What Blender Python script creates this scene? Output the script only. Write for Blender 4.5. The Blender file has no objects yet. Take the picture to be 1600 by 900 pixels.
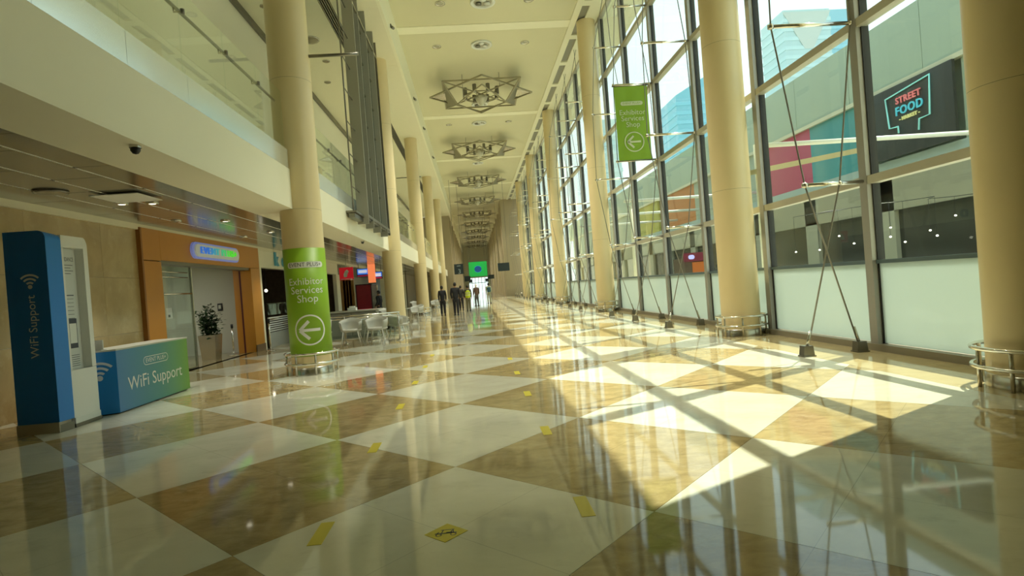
import bpy, bmesh, math, random
from mathutils import Vector, Matrix
random.seed(7)
PI = math.pi
SC = bpy.context.scene
COL = SC.collection

# ------------------------------------------------------------------ camera
FPX = 884.17
yaw, pitch, roll = 0.06609, -0.005785, -0.076834
fwd = Vector((math.sin(yaw)*math.cos(pitch), math.cos(yaw)*math.cos(pitch), math.sin(pitch)))
right = Vector((math.cos(yaw), -math.sin(yaw), 0))
up = right.cross(fwd)
r2 = math.cos(roll)*right + math.sin(roll)*up
u2 = -math.sin(roll)*right + math.cos(roll)*up
cam = bpy.data.cameras.new('camera')
cam.sensor_fit = 'HORIZONTAL'; cam.sensor_width = 36.0
cam.lens = 36.0*FPX/1600.0
cam.clip_start = 0.05; cam.clip_end = 2000
camo = bpy.data.objects.new('camera', cam); COL.objects.link(camo)
m = Matrix((r2, u2, -fwd)).transposed().to_4x4(); m.translation = (0, 0, 1.5)
camo.matrix_world = m
SC.camera = camo

# ------------------------------------------------------------------ world, sun, exposure
SC.view_settings.view_transform = 'Standard'
SC.view_settings.look = 'None'
SC.view_settings.gamma = 1.0
SC.view_settings.use_curve_mapping = False
SC.view_settings.exposure = 0.28
world = bpy.data.worlds.new('sky'); SC.world = world; world.use_nodes = True
wn = world.node_tree; wn.nodes.clear()
w_out = wn.nodes.new('ShaderNodeOutputWorld'); w_bg = wn.nodes.new('ShaderNodeBackground')
w_tc = wn.nodes.new('ShaderNodeTexCoord'); w_sp = wn.nodes.new('ShaderNodeSeparateXYZ')
w_rmp = wn.nodes.new('ShaderNodeValToRGB')
w_rmp.color_ramp.elements[0].position = 0.0; w_rmp.color_ramp.elements[0].color = (0.86, 0.97, 0.92, 1)
w_rmp.color_ramp.elements[1].position = 0.9; w_rmp.color_ramp.elements[1].color = (0.62, 0.90, 0.98, 1)
wn.links.new(w_tc.outputs['Generated'], w_sp.inputs[0]); wn.links.new(w_sp.outputs['Z'], w_rmp.inputs[0])
wn.links.new(w_rmp.outputs[0], w_bg.inputs['Color']); wn.links.new(w_bg.outputs[0], w_out.inputs[0])
w_bg.inputs['Strength'].default_value = 1.4
sun = bpy.data.lights.new('sun', 'SUN'); sun.energy = 7.0; sun.angle = 0.007; sun.color = (1.0, 0.94, 0.74)
suno = bpy.data.objects.new('sun', sun); COL.objects.link(suno)
SUNDIR = Vector((-0.54, -0.283, -1.0)).normalized()
suno.rotation_euler = SUNDIR.to_track_quat('-Z', 'Y').to_euler(); suno.location = (30, 20, 40)

# ------------------------------------------------------------------ helpers
def s2l(c):
    return tuple(((v/255)/12.92 if v/255 <= 0.04045 else ((v/255+0.055)/1.055)**2.4) for v in c)

MATS = {}
def mat(name, col, rough=0.5, metal=0.0, emit=None, estr=0.0, noise=0.0, nscale=4.0, spec=0.5, bump=0.0, coat=0.0):
    if name in MATS: return MATS[name]
    M = bpy.data.materials.new(name); M.use_nodes = True
    nt = M.node_tree; b = nt.nodes['Principled BSDF']
    b.inputs['Base Color'].default_value = (*col, 1); b.inputs['Roughness'].default_value = rough
    b.inputs['Metallic'].default_value = metal; b.inputs['Specular IOR Level'].default_value = spec
    if coat: b.inputs['Coat Weight'].default_value = coat; b.inputs['Coat Roughness'].default_value = 0.05
    if emit: b.inputs['Emission Color'].default_value = (*emit, 1); b.inputs['Emission Strength'].default_value = estr
    if noise or bump:
        tc = nt.nodes.new('ShaderNodeTexCoord'); nz = nt.nodes.new('ShaderNodeTexNoise')
        nz.inputs['Scale'].default_value = nscale; nz.inputs['Detail'].default_value = 6
        nt.links.new(tc.outputs['Object'], nz.inputs['Vector'])
        if noise:
            mx = nt.nodes.new('ShaderNodeMix'); mx.data_type = 'RGBA'
            mx.inputs['A'].default_value = (*[c*(1-noise) for c in col], 1)
            mx.inputs['B'].default_value = (*[min(1, c*(1+noise)) for c in col], 1)
            nt.links.new(nz.outputs['Fac'], mx.inputs['Factor']); nt.links.new(mx.outputs['Result'], b.inputs['Base Color'])
        if bump:
            bp = nt.nodes.new('ShaderNodeBump'); bp.inputs['Strength'].default_value = bump; bp.inputs['Distance'].default_value = 0.01
            nt.links.new(nz.outputs['Fac'], bp.inputs['Height']); nt.links.new(bp.outputs[0], b.inputs['Normal'])
    MATS[name] = M
    return M

def marble(name, a, b_, vein, rough, scale=1.0, jitter=0.12, joints=False, det=1.3):
    M = bpy.data.materials.new(name); M.use_nodes = True; nt = M.node_tree; N = nt.nodes.new; Lk = nt.links.new
    b = nt.nodes['Principled BSDF']; b.inputs['Roughness'].default_value = rough
    b.inputs['Specular IOR Level'].default_value = 0.6
    geo = N('ShaderNodeNewGeometry'); oi = N('ShaderNodeObjectInfo')
    ad = N('ShaderNodeVectorMath'); ad.operation = 'MULTIPLY_ADD'
    cb = N('ShaderNodeCombineXYZ'); Lk(oi.outputs['Random'], cb.inputs[0]); Lk(oi.outputs['Random'], cb.inputs[1])
    ad.inputs[1].default_value = (37, 53, 0)
    Lk(cb.outputs[0], ad.inputs[0]); Lk(geo.outputs['Position'], ad.inputs[2])
    mp = N('ShaderNodeMapping'); mp.inputs['Scale'].default_value = (0.9*scale, 1.5*scale, 1.3*scale); mp.inputs['Rotation'].default_value = (0, 0, 0.5)
    Lk(ad.outputs[0], mp.inputs[0])
    n1 = N('ShaderNodeTexNoise'); n1.inputs['Scale'].default_value = det; n1.inputs['Detail'].default_value = 8; n1.inputs['Roughness'].default_value = 0.62; n1.inputs['Distortion'].default_value = 0.6
    Lk(mp.outputs[0], n1.inputs['Vector'])
    rp = N('ShaderNodeValToRGB'); e = rp.color_ramp.elements
    e[0].position = 0.3; e[0].color = (*a, 1); e[1].position = 0.7; e[1].color = (*b_, 1)
    Lk(n1.outputs['Fac'], rp.inputs[0])
    n2 = N('ShaderNodeTexNoise'); n2.inputs['Scale'].default_value = 3.2; n2.inputs['Detail'].default_value = 9; n2.inputs['Roughness'].default_value = 0.7
    Lk(mp.outputs[0], n2.inputs['Vector'])
    r2_ = N('ShaderNodeValToRGB'); e = r2_.color_ramp.elements; e[0].position = 0.55; e[0].color = (0, 0, 0, 1); e[1].position = 0.68; e[1].color = (0.55, 0.55, 0.55, 1)
    Lk(n2.outputs['Fac'], r2_.inputs[0])
    mx = N('ShaderNodeMix'); mx.data_type = 'RGBA'; Lk(r2_.outputs[0], mx.inputs['Factor']); Lk(rp.outputs[0], mx.inputs['A']); mx.inputs['B'].default_value = (*vein, 1)
    hs = N('ShaderNodeHueSaturation'); mr = N('ShaderNodeMapRange'); mr.inputs['To Min'].default_value = 1-jitter; mr.inputs['To Max'].default_value = 1+jitter
    Lk(oi.outputs['Random'], mr.inputs[0]); Lk(mr.outputs[0], hs.inputs['Value']); Lk(mx.outputs['Result'], hs.inputs['Color'])
    last = hs.outputs[0]
    if joints:   # hairline joint between the four slabs of a laid square
        tc = N('ShaderNodeTexCoord'); sp = N('ShaderNodeSeparateXYZ'); Lk(tc.outputs['Object'], sp.inputs[0])
        ab = []
        for k in (0, 1):
            q = N('ShaderNodeMath'); q.operation = 'ABSOLUTE'; Lk(sp.outputs[k], q.inputs[0])
            c = N('ShaderNodeMath'); c.operation = 'LESS_THAN'; c.inputs[1].default_value = 0.0022; Lk(q.outputs[0], c.inputs[0]); ab.append(c)
        mm = N('ShaderNodeMath'); mm.operation = 'MAXIMUM'; Lk(ab[0].outputs[0], mm.inputs[0]); Lk(ab[1].outputs[0], mm.inputs[1])
        ml = N('ShaderNodeMath'); ml.operation = 'MULTIPLY'; ml.inputs[1].default_value = 0.4; Lk(mm.outputs[0], ml.inputs[0])
        mj = N('ShaderNodeMix'); mj.data_type = 'RGBA'; Lk(ml.outputs[0], mj.inputs['Factor']); Lk(last, mj.inputs['A']); mj.inputs['B'].default_value = (*[c*0.35 for c in a], 1)
        last = mj.outputs['Result']
    Lk(last, b.inputs['Base Color'])
    MATS[name] = M
    return M

def glass(name, tint, refl=0.10, rough=0.0):
    M = bpy.data.materials.new(name); M.use_nodes = True; nt = M.node_tree; nt.nodes.clear(); N = nt.nodes.new; Lk = nt.links.new
    o = N('ShaderNodeOutputMaterial'); t = N('ShaderNodeBsdfTransparent'); g = N('ShaderNodeBsdfGlossy'); mx = N('ShaderNodeMixShader')
    t.inputs[0].default_value = (*tint, 1); g.inputs['Roughness'].default_value = rough; g.inputs[0].default_value = (0.95, 1, 0.98, 1)
    fac = N('ShaderNodeLayerWeight'); fac.inputs['Blend'].default_value = 0.5
    pw = N('ShaderNodeMath'); pw.operation = 'POWER'; pw.inputs[1].default_value = 5.0; Lk(fac.outputs['Facing'], pw.inputs[0])
    lw = N('ShaderNodeMath'); lw.operation = 'MULTIPLY_ADD'; lw.inputs[1].default_value = 0.7; lw.inputs[2].default_value = refl/2; lw.use_clamp = True
    Lk(pw.outputs[0], lw.inputs[0]); mu = lw
    Lk(mu.outputs[0], mx.inputs[0]); Lk(t.outputs[0], mx.inputs[1]); Lk(g.outputs[0], mx.inputs[2]); Lk(mx.outputs[0], o.inputs[0])
    MATS[name] = M
    return M

class MB:
    """collects geometry in world coordinates; build() links it as one mesh"""
    def __init__(s): s.v = []; s.f = []; s.mi = []; s.cur = 0; s.sm = set()
    def add(s, vs, fs, smooth=False):
        o = len(s.v); s.v += [tuple(q) for q in vs]
        for f in fs:
            if smooth: s.sm.add(len(s.f))
            s.f.append([i+o for i in f]); s.mi.append(s.cur)
        return s
    def box(s, x0, x1, y0, y1, z0, z1):
        return s.add([(x0,y0,z0),(x1,y0,z0),(x1,y1,z0),(x0,y1,z0),(x0,y0,z1),(x1,y0,z1),(x1,y1,z1),(x0,y1,z1)],
                     [(3,2,1,0),(4,5,6,7),(0,1,5,4),(1,2,6,5),(2,3,7,6),(3,0,4,7)])
    def bar(s, a, b, w, h=None, upv=None):
        a = Vector(a); b = Vector(b); d = (b-a).normalized(); h = h or w
        u = Vector(upv) if upv else (Vector((0,0,1)) if abs(d.z) < 0.9 else Vector((1,0,0)))
        x = d.cross(u).normalized()*w/2; z = x.cross(d).normalized()*h/2
        vs = [p+sx*x+sz*z for p in (a, b) for sx, sz in ((-1,-1),(1,-1),(1,1),(-1,1))]
        return s.add(vs, [(3,2,1,0),(4,5,6,7),(0,1,5,4),(1,2,6,5),(2,3,7,6),(3,0,4,7)])
    def tube(s, pts, r, n=8, closed=False, radii=None):
        pts = [Vector(p) for p in pts]; rings = []; prev = None
        L = len(pts)
        for i, p in enumerate(pts):
            if closed: d = pts[(i+1) % L]-pts[i-1]
            else: d = pts[min(i+1, L-1)]-pts[max(i-1, 0)]
            d.normalize()
            if prev is None:
                u = Vector((0,0,1)) if abs(d.z) < 0.9 else Vector((1,0,0))
            else: u = prev
            x = d.cross(u).normalized(); y = x.cross(d).normalized(); prev = y
            rr = radii[i] if radii else r
            rings.append([p+(math.cos(2*PI*k/n)*x+math.sin(2*PI*k/n)*y)*rr for k in range(n)])
        vs = [q for R in rings for q in R]; fs = []
        for i in range(L if closed else L-1):
            j = (i+1) % L
            for k in range(n):
                fs.append((i*n+k, i*n+(k+1) % n, j*n+(k+1) % n, j*n+k))
        if closed: return s.add(vs, fs, True)
        s.add(vs, fs, True)
        o = len(s.v)-len(vs)
        s.f.append([o+k for k in range(n)][::-1]); s.mi.append(s.cur)
        s.f.append([o+(L-1)*n+k for k in range(n)]); s.mi.append(s.cur)
        return s
    def lathe(s, c, prof, n=24, smooth=True, caps=True, a0=0.0, a1=2*PI):
        full = abs(a1-a0-2*PI) < 1e-6; nn = n if full else n+1
        vs = [(c[0]+r*math.cos(a0+(a1-a0)*k/n), c[1]+r*math.sin(a0+(a1-a0)*k/n), c[2]+z) for r, z in prof for k in range(nn)]
        fs = []
        for i in range(len(prof)-1):
            for k in range(n):
                k2 = (k+1) % nn
                fs.append((i*nn+k, i*nn+k2, (i+1)*nn+k2, (i+1)*nn+k))
        s.add(vs, fs, smooth); o = len(s.v)-len(vs)
        if caps and full:
            if prof[0][0] > 1e-5: s.f.append([o+k for k in range(nn)][::-1]); s.mi.append(s.cur)
            if prof[-1][0] > 1e-5: s.f.append([o+(len(prof)-1)*nn+k for k in range(nn)]); s.mi.append(s.cur)
        return s
    def prism(s, poly, z0, z1):
        n = len(poly)
        return s.add([(x,y,z0) for x,y in poly]+[(x,y,z1) for x,y in poly],
                     [tuple(range(n))[::-1], tuple(range(n,2*n))]+[(k,(k+1)%n,n+(k+1)%n,n+k) for k in range(n)])
    def slab(s, poly3, off):
        """flat polygon with thickness along vector off"""
        n = len(poly3); o = Vector(off)
        return s.add([Vector(p) for p in poly3]+[Vector(p)+o for p in poly3],
                     [tuple(range(n))[::-1], tuple(range(n,2*n))]+[(k,(k+1)%n,n+(k+1)%n,n+k) for k in range(n)])
    def mesh(s, name, mats, off=(0,0,0)):
        me = bpy.data.meshes.new(name)
        ox, oy, oz = off
        me.from_pydata([(x-ox, y-oy, z-oz) for x,y,z in s.v], [], s.f)
        for mm in (mats if isinstance(mats, (list, tuple)) else [mats]): me.materials.append(mm)
        me.polygons.foreach_set('material_index', s.mi)
        me.polygons.foreach_set('use_smooth', [i in s.sm for i in range(len(s.f))])
        bm = bmesh.new(); bm.from_mesh(me); bmesh.ops.recalc_face_normals(bm, faces=bm.faces); bm.to_mesh(me); bm.free()
        me.update(); return me
    def build(s, name, mats, parent=None, loc=None):
        """world-space geometry; origin at loc (top level) or at the parent's origin"""
        if parent is not None:
            pw = Vector((0,0,0)); q = parent
            while q is not None: pw += q.location; q = q.parent
            off = pw
        else: off = Vector(loc) if loc else Vector((0,0,0))
        o = bpy.data.objects.new(name, s.mesh(name, mats, off)); COL.objects.link(o)
        if parent is not None: o.parent = parent
        elif loc: o.location = loc
        return o

def tag(o, label=None, cat=None, group=None, kind=None):
    if label: o['label'] = label
    if cat: o['category'] = cat
    if group: o['group'] = group
    if kind: o['kind'] = kind
    return o
def thing(name, loc, label, cat, group=None):
    o = bpy.data.objects.new(name, None); COL.objects.link(o); o.location = loc; o.empty_display_size = 0.2
    return tag(o, label, cat, group)
def setting(name, loc=(0,0,0), label=None):
    o = bpy.data.objects.new(name, None); COL.objects.link(o); o.location = loc; o['kind'] = 'structure'
    if label: o['label'] = label
    return o
def inst(name, me, parent, loc, rz=0.0):
    o = bpy.data.objects.new(name, me); COL.objects.link(o); o.parent = parent; o.location = loc; o.rotation_euler = (0, 0, rz); return o
def copy_tree(o, parent=None):
    c = o.copy(); COL.objects.link(c); c.parent = parent
    for ch in list(o.children): copy_tree(ch, c)
    return c

def text_mesh(body, size, extr=0.0, spacing=1.0, bold=0.0, align='CENTER'):
    cu = bpy.data.curves.new('t', 'FONT'); cu.body = body; cu.size = size; cu.align_x = align; cu.align_y = 'CENTER'
    cu.extrude = extr; cu.space_character = spacing; cu.offset = bold; cu.resolution_u = 3
    o = bpy.data.objects.new('t', cu); COL.objects.link(o)
    dg = bpy.context.evaluated_depsgraph_get(); me = bpy.data.meshes.new_from_object(o.evaluated_get(dg))
    vs = [v.co.copy() for v in me.vertices]; fs = [list(p.vertices) for p in me.polygons]
    bpy.data.objects.remove(o); bpy.data.curves.remove(cu); bpy.data.meshes.remove(me)
    return vs, fs
def fit_text(body, width, **kw):
    vs, fs = text_mesh(body, 1.0, **kw)
    x0 = min(v.x for v in vs); x1 = max(v.x for v in vs); k = width/(x1-x0); c = (x0+x1)/2
    return [Vector(((v.x-c)*k, v.y*k, v.z)) for v in vs], fs
def cut_columns(vs, fs, step):
    """slice a flat (u,v) mesh by vertical lines so that it can be bent"""
    bm = bmesh.new(); bv = [bm.verts.new(v) for v in vs]
    for f in fs:
        try: bm.faces.new([bv[i] for i in f])
        except ValueError: pass
    if vs:
        x = min(v[0] for v in vs); x1 = max(v[0] for v in vs); x = math.floor(x/step)*step
        while x < x1:
            bmesh.ops.bisect_plane(bm, geom=bm.verts[:]+bm.edges[:]+bm.faces[:], plane_co=(x,0,0), plane_no=(1,0,0)); x += step
    bm.verts.index_update(); out = [v.co.copy() for v in bm.verts], [[v.index for v in f.verts] for f in bm.faces]
    bm.free(); return out
def place(mb, uvf, o, U, V, Nn=None):
    o = Vector(o); U = Vector(U); V = Vector(V); W = Vector(Nn) if Nn else U.cross(V)
    vs, fs = uvf
    mb.add([o+U*v[0]+V*v[1]+W*(v[2] if len(v) > 2 else 0) for v in vs], fs); return mb
def wrap(mb, uvf, c, r, a_mid, z):
    """bend (u,v) art round a vertical cylinder; u runs to the viewer's right"""
    vs, fs = cut_columns([Vector((v[0], v[1], 0)) for v in uvf[0]], uvf[1], 0.03)
    mb.add([(c[0]+r*math.cos(a_mid+v[0]/r), c[1]+r*math.sin(a_mid+v[0]/r), z+v[1]) for v in vs], fs); return mb
def ring_art(r0, r1, a0=0, a1=2*PI, n=32, c=(0,0)):
    vs = []; fs = []
    for k in range(n+1):
        a = a0+(a1-a0)*k/n
        vs += [Vector((c[0]+r0*math.cos(a), c[1]+r0*math.sin(a), 0)), Vector((c[0]+r1*math.cos(a), c[1]+r1*math.sin(a), 0))]
    for k in range(n): fs.append([2*k, 2*k+1, 2*k+3, 2*k+2])
    return vs, fs
def join_art(*arts):
    V, F = [], []
    for vs, fs in arts:
        o = len(V); V += [Vector((v[0], v[1], v[2] if len(v) > 2 else 0)) for v in vs]; F += [[i+o for i in f] for f in fs]
    return V, F
def shift(art, dx, dy): return [Vector((v[0]+dx, v[1]+dy, 0)) for v in art[0]], art[1]
def line_art(a, b, w):
    a = Vector((*a, 0)); b = Vector((*b, 0)); d = (b-a).normalized(); n = Vector((-d.y, d.x, 0))*w/2
    return [a-n, b-n, b+n, a+n], [[0,1,2,3]]
def pill_art(w, h, n=10):
    r = h/2; pts = []
    for k in range(n+1):
        a = -PI/2+PI*k/n; pts.append(Vector((w/2-r+r*math.cos(a), r*math.sin(a), 0)))
    for k in range(n+1):
        a = PI/2+PI*k/n; pts.append(Vector((-w/2+r+r*math.cos(a), r*math.sin(a), 0)))
    return pts, [list(range(len(pts)))]
def pill_ring(w, h, t, n=10):
    A = pill_art(w, h, n)[0]; B = pill_art(w-2*t, h-2*t, n)[0]; L = len(A)
    return A+B, [[k, (k+1) % L, L+(k+1) % L, L+k] for k in range(L)]
def rrect_art(w, h, r, n=6):
    pts = []
    for cx, cy, a0 in ((w/2-r, -h/2+r, -PI/2), (w/2-r, h/2-r, 0), (-w/2+r, h/2-r, PI/2), (-w/2+r, -h/2+r, PI)):
        for k in range(n+1):
            a = a0+PI/2*k/n; pts.append(Vector((cx+r*math.cos(a), cy+r*math.sin(a), 0)))
    return pts, [list(range(len(pts)))]
def wifi_art(s):
    """dot and three arcs opening upwards, s = full width"""
    r = s/2/math.sin(PI/4)
    arts = [ring_art(0.0, r*0.17, n=16)]
    for k in (0.40, 0.70, 1.0):
        arts.append(ring_art(r*(k-0.15), r*k, PI/4, 3*PI/4, 14))
    return join_art(*arts)
def arrow_art(R):
    t = R*0.16
    return join_art(ring_art(R-R*0.10, R, n=40), line_art((-R*0.58, 0), (R*0.66, 0), t*1.15),
                    line_art((-R*0.66, 0), (-R*0.05, R*0.58), t*1.25), line_art((-R*0.66, 0), (-R*0.05, -R*0.58), t*1.25))

# ------------------------------------------------------------------ materials
M_WHITE = marble('cream_marble', (0.60,0.585,0.455), (0.72,0.705,0.575), (0.53,0.505,0.39), 0.045, 1.0, 0.07, True)
M_BROWN = marble('brown_marble', (0.31,0.232,0.105), (0.52,0.405,0.195), (0.55,0.46,0.27), 0.05, 1.5, 0.13, True, 3.0)
M_TAN = marble('tan_border_marble', (0.46,0.37,0.19), (0.55,0.45,0.24), (0.44,0.34,0.18), 0.06, 1.0, 0.06)
M_WALLMARB = marble('wall_marble', (0.42,0.31,0.14), (0.55,0.42,0.21), (0.60,0.48,0.27), 0.13, 0.8, 0.08)
M_JOINT = mat('joint', (0.16,0.14,0.10), 0.6)
M_CREAM = mat('cream_paint', (0.87,0.83,0.64), 0.55, noise=0.03, nscale=0.6)
M_SOFF = mat('soffit_paint', (0.85,0.81,0.61), 0.6, noise=0.02)
M_PANEL = mat('ceiling_panel_paint', (0.71,0.675,0.46), 0.5, noise=0.05, nscale=0.5)
M_BEAM = mat('ceiling_beam_paint', (0.91,0.885,0.68), 0.55, noise=0.02)
M_COLU = mat('column_cladding', (0.77,0.63,0.355), 0.36, noise=0.05, nscale=1.2)
M_STEEL = mat('brushed_steel', (0.62,0.60,0.54), 0.25, 1.0)
M_DSTEEL = mat('dark_steel', (0.22,0.21,0.18), 0.35, 0.9)
M_MULL = mat('mullion_aluminium', (0.37,0.365,0.345), 0.4, 0.3)
M_TRANS = mat('transom_aluminium', (0.52,0.49,0.40), 0.42, 0.3)
M_GASKET = mat('black_gasket', (0.02,0.02,0.02), 0.6)
M_CHROME = mat('polished_steel', (0.80,0.78,0.72), 0.12, 1.0)
M_WIRE = mat('wire_rope', (0.25,0.24,0.21), 0.4, 0.7)
M_GLASS = glass('window_glass', (0.93,0.975,0.965), 0.045)
M_BALGL = glass('balustrade_glass', (0.95,0.975,0.955), 0.15)
M_SHOPGL = glass('shop_glass', (0.88,0.93,0.90), 0.05)
M_FINGL = glass('screen_glass', (0.66,0.70,0.74), 0.16)
M_CLAD = mat('balustrade_cladding', (0.88,0.92,0.89), 0.17, 0.75)
M_METPAN = mat('metal_ceiling_panel', (0.34,0.33,0.27), 0.16, 0.65, noise=0.10, nscale=0.7)
M_LINE = mat('ceiling_joint_strip', (0.95,0.94,0.86), 0.5)
M_ORANGE = mat('orange_laminate', (0.56,0.245,0.03), 0.35, noise=0.04)
M_DORANGE = mat('dark_red_slot', (0.10,0.012,0.008), 0.5)
M_BLUE = mat('shaded_blue_vinyl', (0.004,0.15,0.52), 0.38)  # totem front, darkened: its backlit shade is put into the blue
M_BLUE2 = mat('lit_blue_vinyl', (0.03,0.25,0.74), 0.38)  # same vinyl on the totem side, light falling there painted as paler blue
M_WHT = mat('white_plastic', (0.80,0.81,0.76), 0.4)
M_INK = mat('white_print', (0.86,0.87,0.83), 0.5)
M_DINK = mat('dark_print', (0.06,0.07,0.09), 0.5)
M_GREEN = mat('lime_green_vinyl', (0.255,0.46,0.012), 0.42)
M_GREEND = mat('lime_green_fabric', (0.235,0.40,0.014), 0.6)
M_YEL = mat('yellow_tape', (0.66,0.55,0.03), 0.4)
M_BLACK = mat('black_plastic', (0.012,0.012,0.014), 0.4)
M_SUIT = mat('black_suit', (0.012,0.012,0.016), 0.75)
M_SKIN = mat('skin', (0.36,0.20,0.12), 0.6)
M_HAIR = mat('dark_hair', (0.012,0.009,0.007), 0.6)
M_CHAIR = mat('white_chair_shell', (0.50,0.50,0.44), 0.45)
M_LEAF = mat('leaf', (0.02,0.06,0.015), 0.45)
M_WOOD = mat('wood_panel', (0.55,0.29,0.08), 0.45, noise=0.2, nscale=3)
M_LAMP = mat('lamp_glow', (1,1,1), 0.5, emit=(1.0,0.93,0.72), estr=3.5)
M_LAMPD = mat('lamp_dim', (0.9,0.88,0.8), 0.4, emit=(1.0,0.95,0.8), estr=1.2)
M_WALLGREY = mat('shop_wall_paint', (0.54,0.57,0.48), 0.6)
M_DARKSHOP = mat('dark_shop_wall', (0.10,0.065,0.04), 0.6, noise=0.5, nscale=6)

# frosted glass: diffuse-translucent with a glossy face
M_FROST = bpy.data.materials.new('frosted_glass'); M_FROST.use_nodes = True
_nt = M_FROST.node_tree; _nt.nodes.clear(); _o = _nt.nodes.new('ShaderNodeOutputMaterial')
_t = _nt.nodes.new('ShaderNodeBsdfTranslucent'); _t.inputs[0].default_value = (0.72,0.82,0.79,1)
_d = _nt.nodes.new('ShaderNodeBsdfDiffuse'); _d.inputs[0].default_value = (0.60,0.67,0.64,1)
_g = _nt.nodes.new('ShaderNodeBsdfGlossy'); _g.inputs['Roughness'].default_value = 0.03
_m1 = _nt.nodes.new('ShaderNodeMixShader'); _m1.inputs[0].default_value = 0.5
_m2 = _nt.nodes.new('ShaderNodeMixShader'); _fr = _nt.nodes.new('ShaderNodeMath'); _fr.operation = 'MULTIPLY_ADD'; _fr.inputs[1].default_value = 0.45; _fr.inputs[2].default_value = 0.04
_lw = _nt.nodes.new('ShaderNodeLayerWeight'); _lw.inputs['Blend'].default_value = 0.5; _pw = _nt.nodes.new('ShaderNodeMath'); _pw.operation = 'POWER'; _pw.inputs[1].default_value = 4.0
_nt.links.new(_lw.outputs['Facing'], _pw.inputs[0]); _nt.links.new(_pw.outputs[0], _fr.inputs[0])
_nt.links.new(_t.outputs[0], _m1.inputs[1]); _nt.links.new(_d.outputs[0], _m1.inputs[2]); _nt.links.new(_fr.outputs[0], _m2.inputs[0])
_nt.links.new(_m1.outputs[0], _m2.inputs[1]); _nt.links.new(_g.outputs[0], _m2.inputs[2]); _nt.links.new(_m2.outputs[0], _o.inputs[0])

# ------------------------------------------------------------------ main dimensions
BAY = 12.85
GX = 6.45            # glazing plane
RCX, RC0 = 5.86, 12.25
LCX, LC0 = -3.46, 12.0
ZC = 13.0            # hall ceiling
ZS = 11.6            # gallery soffit
NB = 5               # glazed bays end at RC0+NB*BAY
YEND = 160.0
YB = -9.0            # rear of the hall
YPIER = 76.0

# ------------------------------------------------------------------ floor: laid squares on the diagonal
S = 1.83671; X0, Y0 = -1.57438, 3.51197
fl = setting('floor', (0,0,0), 'polished cream and brown marble floor laid in diagonal squares')
FX0, FX1, FXB = -7.2, GX+0.25, 5.22
def checker_far():
    M = bpy.data.materials.new('far_checker_marble'); M.use_nodes = True; nt = M.node_tree
    b = nt.nodes['Principled BSDF']; b.inputs['Roughness'].default_value = 0.05
    g = nt.nodes.new('ShaderNodeNewGeometry'); mp = nt.nodes.new('ShaderNodeMapping'); mp.vector_type = 'POINT'
    sb = nt.nodes.new('ShaderNodeVectorMath'); sb.operation = 'SUBTRACT'; sb.inputs[1].default_value = (X0, Y0, 0.5)
    mp.inputs['Rotation'].default_value = (0,0,-PI/4); ck = nt.nodes.new('ShaderNodeTexChecker'); ck.inputs['Scale'].default_value = 1/S
    ck.inputs['Color1'].default_value = (0.66,0.63,0.49,1); ck.inputs['Color2'].default_value = (0.40,0.31,0.15,1)
    nt.links.new(g.outputs['Position'], sb.inputs[0]); nt.links.new(sb.outputs[0], mp.inputs[0]); nt.links.new(mp.outputs[0], ck.inputs['Vector']); nt.links.new(ck.outputs[0], b.inputs['Base Color'])
    return M
YT = 62.0
MB().box(FX0-0.4, FX1, YB, YT, -0.12, -0.022).build('floor_bed', M_JOINT, fl)
MB().box(-12.0, FX1, YT, YEND, -0.12, 0.0).build('far_floor', checker_far(), fl)
def clip_poly(poly, ax, val, keep_less):
    out = []
    for i in range(len(poly)):
        a, b = poly[i], poly[(i+1) % len(poly)]
        ia = (a[ax] <= val) == keep_less; ib = (b[ax] <= val) == keep_less
        if ia: out.append(a)
        if ia != ib:
            t = (val-a[ax])/(b[ax]-a[ax]); out.append((a[0]+t*(b[0]-a[0]), a[1]+t*(b[1]-a[1])))
    return out
h = S/2-0.0015
full = {}
q2 = math.sqrt(2)
base = MB().prism([(-h,-h),(h,-h),(h,h),(-h,h)], -0.02, 0.0)
tile_me = [base.mesh('tile', M_WHITE), base.mesh('tile', M_BROWN)]
rest = [MB(), MB()]
for i in range(-14, 34):
    for j in range(-14, 34):
        cx = X0+S*(-(i+.5)+(j+.5))/q2; cy = Y0+S*((i+.5)+(j+.5))/q2
        if cx < FX0-1.4 or cx > FXB+1.4 or cy < YB-1.4 or cy > YT+1.4: continue
        par = (i+j) % 2          # the square (0,0) is brown
        kind = 1 if par == 0 else 0
        d = h*q2
        poly = [(cx,cy-d),(cx+d,cy),(cx,cy+d),(cx-d,cy)]
        inside = cx-d >= FX0 and cx+d <= FXB and cy+d <= YT
        vis = 1.5 < cy < 36
        if inside and vis:
            inst('tile', tile_me[kind], fl, (cx, cy, 0), PI/4)
        else:
            for ax, val, kl in ((0,FX0,False),(0,FXB,True),(1,YT,True)):
                poly = clip_poly(poly, ax, val, kl)
                if len(poly) < 3: break
            if len(poly) < 3: continue
            if vis:
                o = MB().prism([(x-cx,y-cy) for x,y in poly], -0.02, 0).build('tile', [M_WHITE, M_BROWN][kind]); o.parent = fl; o.location = (cx,cy,0)
            else: rest[kind].prism(poly, -0.02, 0.0)
for k in (0,1):
    o = rest[k].build('further_tiles', [M_WHITE, M_BROWN][k], fl); o['kind'] = 'stuff'
n = 0; y = 1.2
while y < YT:
    MB().box(FXB+0.003, FX1, y+0.0015, min(YT, y+2.4)-0.0015, -0.02, 0.0).build('border_slab', M_TAN, fl); y += 2.4
MB().box(FXB+0.003, FX1, YB, 1.2, -0.02, 0).build('border_slab', M_TAN, fl)

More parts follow.
